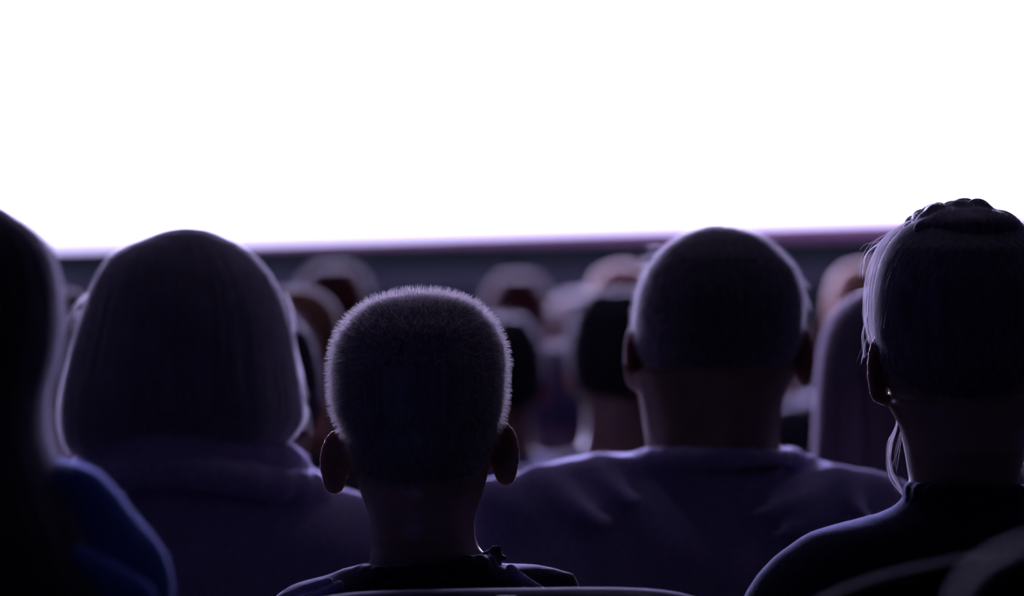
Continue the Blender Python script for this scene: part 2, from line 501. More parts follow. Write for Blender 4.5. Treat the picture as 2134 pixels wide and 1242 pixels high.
def sample_surface(V, Q, n, keep=None):
    T = np.concatenate([Q[:, [0, 1, 2]], Q[:, [0, 2, 3]]])
    A, B, C = V[T[:, 0]], V[T[:, 1]], V[T[:, 2]]
    N = np.cross(B - A, C - A); ar = np.linalg.norm(N, axis=1)
    if keep is not None: ar = ar * keep((A + B + C) / 3)
    i = rng.choice(len(T), n, p=ar / ar.sum())
    u, v = rng.random(n), rng.random(n); f = u + v > 1; u[f], v[f] = 1 - u[f], 1 - v[f]
    p = A[i] + (B[i] - A[i]) * u[:, None] + (C[i] - A[i]) * v[:, None]
    nn = N[i] / np.maximum(np.linalg.norm(N[i], axis=1), 1e-12)[:, None]
    return p, nn

def tubes(paths, r0, r1):
    """paths (n, m, 3) -> thin three sided strands"""
    n, m, _ = paths.shape
    t = np.gradient(paths, axis=1); t /= np.maximum(np.linalg.norm(t, axis=2, keepdims=True), 1e-9)
    ref = np.where(np.abs(t[..., 1:2]) < 0.8, np.array([0, 1., 0]), np.array([1., 0, 0]))
    u = np.cross(t, ref); u /= np.maximum(np.linalg.norm(u, axis=2, keepdims=True), 1e-9)
    v = np.cross(t, u)
    rad = (np.asarray(r0).reshape(-1, 1) + (np.asarray(r1).reshape(-1, 1) - np.asarray(r0).reshape(-1, 1)) * np.linspace(0, 1, m)[None])
    rad = np.broadcast_to(rad, (n, m))[..., None]
    ring = [paths + rad * (math.cos(a) * u + math.sin(a) * v) for a in (0, 2.0944, 4.18879)]
    V = np.stack(ring, 2).reshape(-1, 3)
    base = (np.arange(n)[:, None] * m + np.arange(m - 1)[None]).ravel() * 3
    F = np.concatenate([np.stack([base + a, base + b, base + b + 3, base + a + 3], 1) for a, b in ((0, 1), (1, 2), (2, 0))])
    return V, F

def ribbons(paths, r0, r1):
    """paths (n, m, 3) -> flat hairs, each turned its own way about its length"""
    n, m, _ = paths.shape
    t = np.gradient(paths, axis=1); t /= np.maximum(np.linalg.norm(t, axis=2, keepdims=True), 1e-9)
    ref = rng.normal(0, 1, (n, 1, 3)); ref /= np.linalg.norm(ref, axis=2, keepdims=True)
    u = np.cross(t, np.broadcast_to(ref, t.shape)); u /= np.maximum(np.linalg.norm(u, axis=2, keepdims=True), 1e-6)
    r0 = np.asarray(r0).reshape(-1, 1); r1 = np.asarray(r1).reshape(-1, 1)
    rad = np.broadcast_to(r0 + (r1 - r0) * np.linspace(0, 1, m)[None], (n, m))[..., None]
    V = np.stack([paths - rad * u, paths + rad * u], 2).reshape(-1, 3)
    base = (np.arange(n)[:, None] * m + np.arange(m - 1)[None]).ravel() * 2
    return V, np.stack([base, base + 1, base + 3, base + 2], 1)

def smooth_curve(pts, m):
    pts = np.array(pts, float)
    d = np.concatenate([[0], np.cumsum(np.linalg.norm(np.diff(pts, axis=0), axis=1))])
    q = np.linspace(0, d[-1], m)
    return np.stack([pchip(d, pts[:, i], q) for i in range(3)], 1)

# ------------------------------------------------------------------ people
UB = [0, .02, .06, .15, .30, .45, .60, .70, .80, .90, 1.0]
YB = [0, -.036, -.060, -.083, -.098, -.098, -.088, -.068, -.040, -.018, .01]
YF = [0, .030, .052, .073, .088, .091, .088, .086, .084, .080, .062]
UA = [0, .02, .06, .13, .22, .35, .5, .6, .7, .8, .9, .97, 1.0]
WA = [0, .030, .050, .064, .072, .077, .077, .075, .069, .060, .047, .032, .012]

def head_rows(top, h, cx, width_rows=None, u_max=0.60):
    """width_rows: [(z, xl, xr)] from the top down"""
    s = h / 0.23
    rows = []
    if width_rows:
        for z, xl, xr in width_rows:
            u = (top - z) / h
            if u > u_max: continue
            rows.append((z, xl, xr, s * np.interp(u, UB, YB), s * np.interp(u, UB, YF)))
        zl, xl, xr = [r for r in width_rows if (top - r[0]) / h <= u_max][-1]
        ul = (top - zl) / h; cx = (xl + xr) / 2; k = (xr - xl) / 2 / np.interp(ul, UA, WA)
        for u in UA:
            if u > ul + 0.04:
                a = np.interp(u, UA, WA) * k
                rows.append((top - u * h, cx - a, cx + a, s * np.interp(u, UB, YB), s * np.interp(u, UB, YF)))
        if rows[0][0] < top - 1e-4:
            c = (rows[0][1] + rows[0][2]) / 2
            rows.insert(0, (top, c - .0002, c + .0002, -.004 * s, .002 * s))
    else:
        for u in np.linspace(0, 1, 30)**1.5:
            a = np.interp(u, UA, WA) * s
            rows.append((top - u * h, cx - max(a, .0002), cx + max(a, .0002), s * np.interp(u, UB, YB) - .0002, s * np.interp(u, UB, YF)))
    return rows

def rowize(left, right, lo=None, hi=None, n=14):
    """two outlines [(x, z)] -> [(z, xl, xr)]"""
    L = np.array(sorted([(z, x) for x, z in left])); Rr = np.array(sorted([(z, x) for x, z in right]))
    z1 = min(L[-1, 0], Rr[-1, 0]) if hi is None else hi
    z0 = max(L[0, 0], Rr[0, 0]) if lo is None else lo
    zs = z1 - (z1 - z0) * np.linspace(0, 1, n)
    return [(z, np.interp(z, L[:, 0], L[:, 1]), np.interp(z, Rr[:, 0], Rr[:, 1])) for z in zs]

def ear_parts(side, x, y, z, b, a=0.017, ang=40, lean=0.12):
    """oval flap, its rolled rim and lobe"""
    A = math.radians(ang)
    u = np.array([side * math.sin(A), -math.cos(A), 0.0])
    v = np.array([side * 0.06, -lean, 1.0]); v -= u * (v @ u); v /= np.linalg.norm(v)
    wv = np.cross(u, v)
    c = np.array([x, y, z])
    out = [('add', Ell(c, (a, b, 0.0030), (u, v, wv)), .003)]
    ts = np.linspace(-0.35 * math.pi, 1.05 * math.pi, 12)
    pts = [c + u * (a * 0.9 * math.sin(t) if False else a * 0.92 * math.cos(t - 0.5 * math.pi + 0.5 * math.pi)) + v * b * 0.92 * math.sin(t) for t in ts]
    for p, q in zip(pts[:-1], pts[1:]):
        out.append(('add', Cone(p, q, 0.0024), .002))
    out.append(('add', Ell(c - v * b * 0.78 + u * a * 0.1, (a * 0.6, b * 0.28, 0.0036), (u, v, wv)), .004))
    return out

def face_parts(top, h, cx):
    s = h / 0.23
    zt = lambda u: top - u * h
    out = []
    for sd in (-1, 1):
        out.append(('cut', Ell((cx + sd*.032*s, .097*s, zt(.50)), (.017*s, .014*s, .011*s)), .008))
        out.append(('add', Ell((cx + sd*.032*s, .077*s, zt(.50)), (.0125*s, .0125*s, .0115*s)), .001))
        out.append(('add', Cone((cx + sd*.014*s, .089*s, zt(.425)), (cx + sd*.05*s, .076*s, zt(.42)), .006*s), .008))
        out.append(('add', Ell((cx + sd*.013*s, .094*s, zt(.665)), (.008*s, .010*s, .007*s)), .004))
        out.append(('add', Ell((cx + sd*.045*s, .062*s, zt(.62)), (.020*s, .02*s, .018*s)), .015))
    out.append(('add', Cone((cx, .088*s, zt(.47)), (cx, .107*s, zt(.645)), .006*s, .011*s), .007))
    out.append(('add', Cone((cx - .02*s, .086*s, zt(.775)), (cx + .02*s, .086*s, zt(.775)), .0055*s), .004))
    out.append(('add', Cone((cx - .016*s, .086*s, zt(.815)), (cx + .016*s, .086*s, zt(.815)), .006*s), .004))
    out.append(('add', Ell((cx, .074*s, zt(.93)), (.022*s, .018*s, .018*s)), .015))
    return out

def limbs(hs, zsh, s, cx=0.0, grow=0.0):
    """arms bent so that the hands rest on the thighs, thighs, shins, feet"""
    arms, hands, legs, feet = [], [], [], []
    for sd in (-1, 1):
        S_ = (cx + sd*(hs - .035), -.005, zsh - .055)
        E_ = (cx + sd*(hs - .010), .06*s, .66)
        W_ = (cx + sd*.135, .30*s, .625)
        arms += [Cone(S_, E_, .048*s + grow, .038*s + grow), Cone(E_, W_, .037*s + grow, .026*s + grow)]
        pm = (cx + sd*.122, .36*s, .612)
        hands.append(Cone(W_, pm, .024*s, .026*s))
        hands.append(Cone((pm[0] - sd*.016, pm[1] + .01, pm[2]), (pm[0] + sd*.02, pm[1] + .01, pm[2]), .015*s))
        for i, (L, dx) in enumerate(((.062, -.026), (.072, -.009), (.068, .009), (.052, .026))):
            k0 = (pm[0] + sd*dx, pm[1] + .028, pm[2] + .002); k1 = (pm[0] + sd*dx*1.1, pm[1] + .028 + L*.5*s, pm[2] + .004)
            k2 = (pm[0] + sd*dx*1.1, pm[1] + .028 + L*.95*s, pm[2] - .014)
            hands += [Cone(k0, k1, .0088*s, .008*s), Cone(k1, k2, .008*s, .007*s)]
        t0 = (pm[0] - sd*.022, pm[1] - .015, pm[2]); t1 = (pm[0] - sd*.048, pm[1] + .015, pm[2] - .004); t2 = (pm[0] - sd*.054, pm[1] + .042, pm[2] - .010)
        hands += [Cone(t0, t1, .011*s, .0095*s), Cone(t1, t2, .0095*s, .008*s)]
        H_ = (cx + sd*.085, .0, .515); K_ = (cx + sd*.125, .44*s, .515); A_ = (cx + sd*.125, .40*s, .09)
        legs += [Cone(H_, K_, .082*s + grow, .058*s + grow), Cone(K_, A_, .055*s + grow, .036*s + grow)]
        feet += [Cone((A_[0], A_[1] - .03, .045), (A_[0] + sd*.015, A_[1] + .15*s, .038), .036, .032), Cone((A_[0], A_[1], .10), (A_[0], A_[1], .05), .034, .036)]
    return arms, hands, legs, feet

def torso_rows(sh_rows, cx, s=1.0, back=-.12, front=.105):
    """sh_rows from neck down [(z, xl, xr)]; continues to the hips"""
    z1 = sh_rows[0][0]; rows = []
    for z, xl, xr in sh_rows:
        d = z1 - z
        f = np.interp(d, [0, .02, .05, .10, .18, .3], [.46, .56, .70, .86, 1.0, 1.0])
        rows.append((z, xl, xr, back * f * s, front * f * s))
    zl, xl, xr = sh_rows[-1]
    c = (xl + xr) / 2; a = (xr - xl) / 2
    for z, k in ((zl - .12 if zl > .8 else zl - .06, 1.0), (.66, .88), (.56, .86), (.47, .9), (.44, .82)):
        if z < rows[-1][0] - .03:
            t = np.interp(z, [.44, zl], [1, 0])
            rows.append((z, (c*(1-t) + cx*t) - a*k, (c*(1-t) + cx*t) + a*k, back * s, front * s))
    return rows

def make_body(sp, fine=True):
    """one continuous skin from crown to toes"""
    top, h, cx, s, hs, zsh = sp['top'], sp['h'], sp['cx'], sp['s'], sp['hs'], sp['zsh']
    st_ = .0021 if fine else .006
    md = .010 if fine else .014
    hd = .0045 if fine else .006
    zc = top - h - .02
    bb = sp['torso'].bbox()
    x0, x1 = min(bb[0], cx - hs - .08) - .03, max(bb[1], cx + hs + .08) + .03
    fx0, fx1 = cx - .105, cx + .105
    v = Vol(axis([(x0, fx0, md), (fx0, fx1, st_), (fx1, x1, md)]),
            axis([(-.19, -.115, md), (-.115, .125, st_), (.125, .28*s, md), (.28*s, .50*s, hd), (.50*s, .68, md)]),
            axis([(-.02, .58, md), (.58, .655, hd), (.655, zc, md), (zc, top + .02, st_)]))
    arms, hands, legs, feet = limbs(hs, zsh, s, cx)
    v.add(sp['head'], .001, -sp.get('inset', 0.0))
    for op, pr, k in face_parts(top, h, cx):
        (v.add if op == 'add' else v.cut)(pr, k)
    for op, pr, k in sp['ears']:
        v.add(pr, k)
    v.add(sp['neck'], .012)
    v.add(sp['torso'], .02, -.009)
    for a in arms: v.add(a, .02, -.004)
    for a in hands: v.add(a, .005)
    for a in legs: v.add(a, .02, -.004)
    for a in feet: v.add(a, .012, -.004)
    V, Q = v.mesh()
    me = mesh_np('body', V, Q)
    return me, V, Q

def paint_face(me, V, Q, sp):
    """eyes and lips take their own material slots"""
    top, h, cx = sp['top'], sp['h'], sp['cx']; s = h / .23
    c = V[Q].mean(1)
    mi = np.zeros(len(Q), np.int32)
    for sd in (-1, 1):
        e = np.array((cx + sd*.032*s, .077*s, top - .5*h))
        d = np.linalg.norm(c - e, axis=1)
        fr = c[:, 1] > e[1] + .004*s
        mi[(d < .0134*s) & fr & (np.abs(c[:, 2] - e[2]) < .0058*s)] = 1
        q = (c[:, 0] - e[0])**2 + (c[:, 2] - e[2])**2 < (.0052*s)**2
        mi[(d < .0134*s) & fr & q] = 2
    l = (np.abs(c[:, 2] - (top - .795*h)) < .012*s) & (np.abs(c[:, 0] - cx) < .024*s) & (c[:, 1] > .087*s)
    mi[l] = 3
    if len(me.polygons) == len(mi):
        me.polygons.foreach_set('material_index', mi)

def make_shirt(sp, fine=True, fold=None, collar=None, sleeve=True, extra=()):
    hs, zsh, s, cx = sp['hs'], sp['zsh'], sp['s'], sp['cx']
    bb = sp['torso'].bbox()
    g = .0048 if fine else .010
    lo = .78
    v = Vol(axis([(min(bb[0], cx - hs - .08) - .035, max(bb[1], cx + hs + .08) + .035, g)]),
            axis([(-.22, .20, g), (.20, .36*s, .012)]),
            axis([(.44, lo, .012), (lo, max(bb[5], collar.bbox()[5] if collar else 0) + .03, g)]))
    v.add(sp['torso'], .01)
    if sleeve:
        arms, _, _, _ = limbs(hs, zsh, s, cx, .006)
        for a in arms: v.add(a, .035)
    if collar is not None: v.add(collar, .010)
    for pr, k in extra: v.add(pr, k)
    if fold is not None: v.warp(fold)
    V, Q = v.mesh()
    return mesh_np('shirt', V, Q), V, Q

def make_trousers(sp):
    s, cx = sp['s'], sp['cx']
    _, _, legs, _ = limbs(sp['hs'], sp['zsh'], s, cx, .008)
    v = Vol(axis([(cx - .25, cx + .25, .012)]), axis([(-.17, .60, .012)]), axis([(.08, .66, .012)]))
    for a in legs: v.add(a, .02)
    v.add(Ell((cx, -.01, .53), (.165*s, .115*s, .10)), .03)
    V, Q = v.mesh()
    return mesh_np('trousers', V, Q)

def make_shoe(sp, i):
    _, _, _, feet = limbs(sp['hs'], sp['zsh'], sp['s'], sp['cx'])
    fs = feet[i*2:i*2+2]; c = fs[0].p
    v = Vol(axis([(c[0] - .07, c[0] + .08, .007)]), axis([(c[1] - .07, c[1] + .24, .008)]), axis([(-.02, .15, .007)]))
    for a in fs: v.add(a, .01, .005)
    v.clip(lambda X, Y, Z: .002 - Z + 0*X + 0*Y)
    v.clip(lambda X, Y, Z: Z - .105 + 0*X + 0*Y)
    V, Q = v.mesh()
    return mesh_np('shoe', V, Q)

def dress(root, sp, skin_mat, shirt_mat, fine=True, fold=None, collar=None, extra=(), paint=True, fibres=None, down=0):
    me, V, Q = make_body(sp, fine)
    for m_ in (skin_mat, M['eye_white'], M['iris'], M['lips']): me.materials.append(m_)
    if paint: paint_face(me, V, Q, sp)
    bo = link('body', me, skin_mat, root)
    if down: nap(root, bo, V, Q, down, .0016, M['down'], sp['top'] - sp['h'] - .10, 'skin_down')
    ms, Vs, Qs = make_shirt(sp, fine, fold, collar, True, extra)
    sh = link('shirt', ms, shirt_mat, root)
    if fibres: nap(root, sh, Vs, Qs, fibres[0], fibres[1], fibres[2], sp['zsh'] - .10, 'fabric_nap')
    link('trousers', make_trousers(sp), M['trousers'], root)
    for i in (0, 1): link('shoe', make_shoe(sp, i), M['shoe'], root)
    return sh

def local(px_pts, D, x0, zf):
    """photograph pixels -> (x, z) in a person's own frame"""
    out = []
    for px, py in px_pts:
        p = P(px, py, D); out.append((p[0] - x0, p[2] - zf))
    return out

def trio(rows_px, D, x0, zf):
    """[(py, xl, xr)] -> [(z, xl, xr)]"""
    out = []
    for py, a, b in rows_px:
        pa, pb = P(a, py, D), P(b, py, D)
        out.append(((pa[2] + pb[2]) / 2 - zf, pa[0] - x0, pb[0] - x0))
    return out

def folds(amp, items, seed=0):
    """shallow cloth folds: ridges along given directions"""
    def fn(X, Y, Z):
        f = 0
        for (kx, ky, kz, ph, wgt) in items:
            f = f + wgt * np.sin(kx*X + ky*Y + kz*Z + ph + 0.8*np.sin(9*X + 5*Z + ph) + .6*np.sin(7*Y + 11*X + seed))
        return amp * f
    return fn

def cap_volume(loft, sp, zline, grow=0.0, step=.0028, fine_y=None):
    bb = loft.bbox()
    v = Vol(axis([(bb[0] - .02, bb[1] + .02, step)]), axis([(bb[2] - .02, bb[3] + .02, step)]), axis([(bb[4] - .02, bb[5] + .02, step)]))
    v.add(loft, .001, grow)
    if zline is not None: v.clip(lambda X, Y, Z: (zline(X, Y) - Z), .004)
    return v

def hairline(top, h, nape=.74, ear=.50, brow=.26):
    s = h / .23
    ys = np.array([-.12, -.07, -.03, .0, .03, .06, .10]) * s
    zs = top - h * np.array([nape, nape, (nape + ear)/2 + .02, ear, ear - .06, brow + .06, brow])
    return lambda X, Y: np.interp(Y, ys, zs) + 0 * X

def fuzz(V, Q, n, length, lift, r=.00016, segs=4, down=0.6, noise=.35, keep=None, droop=0.0):
    p, nn = sample_surface(V, Q, n, keep)
    g = np.array([0, -.2, -1.0]); tang = g - nn * (nn @ g)[:, None]
    tang /= np.maximum(np.linalg.norm(tang, axis=1), .3)[:, None]
    d = nn * lift + tang * down + rng.normal(0, noise, p.shape)
    d /= np.linalg.norm(d, axis=1)[:, None]
    L = length * rng.uniform(.5, 1.15, n)[:, None]
    t = np.linspace(0, 1, segs)
    path = p[:, None] - nn[:, None] * .0008 + d[:, None] * (L[:, None] * t[None, :, None]) + (tang * L)[:, None] * (droop * t**2)[None, :, None]
    return ribbons(path, np.full(n, r), np.full(n, r * .35))

def strand_object(name, VF, mat, parent):
    o = link(name, mesh_np(name, VF[0], VF[1]), mat, parent)
    return tag(o, kind='stuff')

def wisp(points, D, n, spread, x0, zf, y0=0.0, r=.00022, m=18, dy=.03):
    """n loose hairs that follow one traced lock"""
    base = smooth_curve([(x, y0, z) for x, z in local(points, D, x0, zf)], m)
    t = np.linspace(0, 1, m)[None, :, None]
    off = rng.normal(0, spread, (n, 1, 3)) * np.array([1, 2.0, .7])
    off2 = rng.normal(0, spread * 1.6, (n, 1, 3)) * np.array([1, 2.0, .7])
    wav = rng.normal(0, spread * .5, (n, 1, 3)) * np.sin(t * rng.uniform(3, 8, (n, 1, 1)) + rng.uniform(0, 6, (n, 1, 1)))
    return ribbons(base[None] + off * (0.3 + 0.7*t) + off2 * t**2 + wav * t, np.full(n, r), np.full(n, r * .5))

def nap(root, part, Vm, Qm, n, length, mat, zmin, name):
    """the fine fibres that stand off cloth or skin"""
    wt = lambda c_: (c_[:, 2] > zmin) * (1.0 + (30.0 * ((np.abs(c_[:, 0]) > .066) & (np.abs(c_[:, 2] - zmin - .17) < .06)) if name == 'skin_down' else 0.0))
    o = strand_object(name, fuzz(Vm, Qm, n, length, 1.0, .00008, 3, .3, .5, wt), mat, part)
    return o

def join(list_vf):
    Vs, Fs, k = [], [], 0
    for V, F in list_vf:
        Vs.append(V); Fs.append(F + k); k += len(V)
    return np.concatenate(Vs), np.concatenate(Fs)

# ---- the boy with cropped hair -------------------------------------------------------
def build_boy():
    D, zf = 4.6, 0.0
    c = P(873, 598, D); x0 = c[0]
    root = empty('person', (x0, D, zf))
    tag(root, 'boy with cropped hair and protruding ears sitting between bob-haired person and broad man', 'person', 'people in the audience')
    top = c[2] - zf - .002
    h = .226
    rows = trio([(600.5, 845, 905), (606, 815, 938), (612, 793, 958), (620, 770, 981), (640, 738, 1011), (661, 716, 1028), (681, 701, 1043), (701, 692, 1052), (721, 685, 1060), (741, 682, 1063), (761, 680, 1064), (781, 680, 1063), (801, 681, 1062), (822, 682, 1062), (842, 684, 1060), (862, 689, 1057), (882, 698, 1052), (905, 706, 1047), (930, 715, 1040)], D, x0, zf)
    head = Loft(head_rows(top, h, 0, rows, .60))
    nl = local([(768, 980), (758, 1020), (766, 1060), (774, 1101), (776, 1140), (768, 1178), (775, 1200), (780, 1230)], D, x0, zf)
    nr = local([(1003, 980), (1003, 1012), (992, 1065), (988, 1101), (992, 1130), (1012, 1156), (1000, 1190), (990, 1225)], D, x0, zf)
    nk = rowize(nl, nr, n=12)
    z1 = nk[0][0]
    neck = Loft([(z, a, b, np.interp(z1 - z, [0, .05, .075, .1], [-.052, -.064, -.055, -.032]), .045) for z, a, b in nk])
    sl_ = local([(720, 1183), (700, 1195), (660, 1205), (605, 1217), (572, 1242), (548, 1275), (535, 1340)], D, x0, zf)
    sr_ = local([(1052, 1160), (1075, 1166), (1110, 1176), (1160, 1191), (1180, 1216), (1205, 1255), (1222, 1340)], D, x0, zf)
    sh = rowize(sl_, sr_, n=14)
    torso = Loft(torso_rows(sh, 0, .86), 2.3)
    eL = local([(690, 962)], D, x0, zf)[0]; eR = local([(1056, 944)], D, x0, zf)[0]
    ears = ear_parts(-1, eL[0] + .004, .012, eL[1], .0255, .0155, 50) + ear_parts(1, eR[0] - .003, .012, eR[1], .0255, .0155, 50)
    sp = dict(top=top, h=h, cx=0.0, s=.86, hs=.135, zsh=sh[0][0] - .03, head=head, inset=.0060, ears=ears, neck=neck, torso=torso)
    cl = local([(768, 1186), (1016, 1158)], D, x0, zf)
    collar = []
    pts = []
    for t in np.linspace(0, 2*math.pi, 22):
        xx = (cl[0][0] + cl[1][0])/2 + (cl[1][0] - cl[0][0])/2 * 1.06 * math.cos(t)
        zz = np.interp(xx, [cl[0][0], cl[1][0]], [cl[0][1], cl[1][1]]) - .010*max(0, math.sin(t)) - .004
        pts.append((xx, -.012 + .062 * math.sin(t), zz))
    extra = [(Cone(p, q, .0075), .006) for p, q in zip(pts[:-1], pts[1:])]
    # the upstanding right collar point
    tip = local([(1010, 1152), (1035, 1146), (1052, 1164)], D, x0, zf)
    extra += [(Cone((tip[0][0], -.01, tip[0][1]), (tip[1][0], -.005, tip[1][1]), .004), .003), (Cone((tip[1][0], -.005, tip[1][1]), (tip[2][0], -.005, tip[2][1]), .004), .003)]
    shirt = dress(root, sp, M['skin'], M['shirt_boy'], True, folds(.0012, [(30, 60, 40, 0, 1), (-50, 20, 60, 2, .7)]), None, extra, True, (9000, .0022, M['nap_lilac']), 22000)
    # pale stripes along both shoulders
    for pl in ([(1064, 1178), (1090, 1200), (1128, 1222)], [(712, 1212), (680, 1225), (640, 1245)], [(690, 1206), (640, 1220), (600, 1236)]):
        q = local(pl, D, x0, zf)
        v = Vol(axis([(min(a for a, b in q) - .015, max(a for a, b in q) + .015, .0015)]), axis([(-.10, .02, .002)]), axis([(min(b for a, b in q) - .015, max(b for a, b in q) + .015, .0015)]))
        yy = [-.062, -.070, -.080]
        for i in (0, 1): v.add(Cone((q[i][0], yy[i], q[i][1]), (q[i+1][0], yy[i+1], q[i+1][1]), .0042), .002)
        Vq, Qq = v.mesh()
        link('shoulder_stripe', mesh_np('shoulder_stripe', Vq, Qq), M['stripe'], shirt)
    cap = cap_volume(head, sp, hairline(top, h, .80, .52, .25), -.0045)
    V, Q = cap.mesh()
    hair = link('hair', mesh_np('hair', V, Q), M['hair_shell'], root)
    strand_object('cropped_hair_strands', fuzz(V, Q, 34000, .0078, 1.0, .00012, 3, .35, .28), M['hair_boy'], hair)
    return root

# ---- the bob-haired person -------------------------------------------------------------
BOB_PX = [(475, 372, 402), (478, 352, 424), (485, 330, 445), (494, 312, 463), (508, 271, 492), (526, 238, 518), (557, 213, 549), (593, 195, 573), (634, 181, 591), (674, 168, 604), (715, 156, 612), (760, 147, 618), (803, 138, 625), (846, 133, 632), (868, 133, 632), (891, 135, 624), (915, 141, 608), (931, 148, 590), (950, 162, 563), (962, 190, 530), (968, 230, 480)]
def build_bob():
    D, zf = 5.5, 0.0
    c = P(386, 474, D); x0 = c[0]
    root = empty('person', (x0, D, zf))
    tag(root, 'person with smooth chin-length bob haircut and rolled knit collar, left of the cropped boy', 'person', 'people in the audience')
    top = c[2] - zf
    h = .225
    head = Loft(head_rows(top - .012, h, 0))
    ro = trio(BOB_PX, D, x0, zf)
    z1, z0 = top, ro[-1][0]
    hrows = [(top, -.0005, .0005, -.004, .002)]
    for z, a, b in ro:
        u = (top - z) / .235
        yb = np.interp(u, [0, .02, .06, .15, .3, .5, .7, .85, .97, 1.01, 1.2], [-.01, -.040, -.066, -.092, -.110, -.118, -.120, -.116, -.10, -.085, -.07])
        yf = np.interp(u, [0, .02, .06, .15, .3, .5, .7, .85, .97, 1.01, 1.2], [.01, .034, .058, .082, .094, .080, .062, .052, .045, .04, .03])
        hrows.append((z, a, b, yb, yf))
    hl = Loft(hrows, 2.1)
    nk = [(top - .15, -.06, .06), (top - .21, -.055, .055), (top - .25, -.058, .058), (top - .29, -.075, .075)]
    neck = Loft([(z, a, b, -.06, .045) for z, a, b in nk])
    sl_ = local([(250, 940), (215, 950), (160, 962), (100, 985), (40, 1015), (0, 1050), (-30, 1110), (-45, 1200), (-50, 1300)], D, x0, zf)
    sr_ = local([(500, 940), (530, 950), (560, 958), (600, 966), (640, 987), (680, 1013), (715, 1029), (742, 1050), (760, 1085), (775, 1130), (786, 1190), (790, 1300)], D, x0, zf)
    sh = rowize(sl_, sr_, n=18)
    torso = Loft(torso_rows(sh, 0, 1.0), 2.2)
    ears = ear_parts(-1, -.078, .012, top - .125, .029) + ear_parts(1, .078, .012, top - .125, .029)
    sp = dict(top=top - .012, h=h, cx=0.0, s=1.0, hs=.185, zsh=sh[0][0] - .05, head=head, inset=0, ears=ears, neck=neck, torso=torso)
    extra = []
    # slack rolled collar lying round the neck
    for k, (rx, ry, dz, rr) in enumerate(((.098, .085, -.006, .017), (.128, .105, -.030, .016))):
        zc = sh[0][0] + dz
        pts = [(.0 + rx * math.cos(t), -.012 + ry * math.sin(t), zc - .016*math.sin(t) - .012*abs(math.cos(t))) for t in np.linspace(0, 2*math.pi, 26)]
        extra += [(Cone(p, q, rr), .012) for p, q in zip(pts[:-1], pts[1:])]
    dress(root, sp, M['skin_pale'], M['shirt_bob'], True, folds(.003, [(22, 10, 55, 0, 1), (-30, 30, 35, 1, .7)]), None, extra, True, (16000, .0045, M['nap_lilac']), 0)
    v = cap_volume(hl, sp, None, -.0065, .0032)
    # face opening
    v.cut(Ell((0, .125, top - .17), (.072, .085, .115)), .01)
    v.warp(lambda X, Y, Z: .0007 * np.sin(110 * np.arctan2(Y + .01, X) * .35 + 6*np.sin(14*Z)) + 0*Z)
    V, Q = v.mesh()
    hair = link('hair', mesh_np('hair', V, Q), M['hair_shell_ash'], root)
    n = 8500; m = 16
    phi = rng.uniform(-math.pi - .35, .35, n)
    za = top - .0002 - .04 * rng.random(n)**3; zb = z0 + .012 + .05 * rng.random(n)**3
    t = np.linspace(0, 1, m)
    Z = za[:, None] + (zb - za)[:, None] * t[None]
    PH = phi[:, None] + rng.normal(0, .05, (n, 1)) * t[None] + .015 * np.sin(8*t[None] + rng.uniform(0, 6, (n, 1)))
    out = -.0062 + .0082 * rng.random((n, 1)) + rng.exponential(.0008, (n, 1)) * t[None]**2
    pts = hl.point(Z.ravel(), PH.ravel(), np.broadcast_to(out, (n, m)).ravel()).reshape(n, m, 3)
    S1 = ribbons(pts, np.full(n, .00024), np.full(n, .00016))
    S2 = [wisp([(205, 590), (180, 615), (150, 650), (140, 690)], D, 9, .003, x0, zf, .0),
          wisp([(190, 640), (160, 655), (150, 680)], D, 6, .003, x0, zf, .01),
          wisp([(630, 830), (640, 860), (634, 900)], D, 14, .0016, x0, zf, -.01),
          wisp([(612, 700), (626, 760), (640, 830)], D, 8, .0014, x0, zf, -.01),
          wisp([(597, 610), (612, 650), (620, 690)], D, 8, .0014, x0, zf, .0)]
    strand_object('bob_strands', join([S1] + S2), M['hair_bob'], hair)
    return root

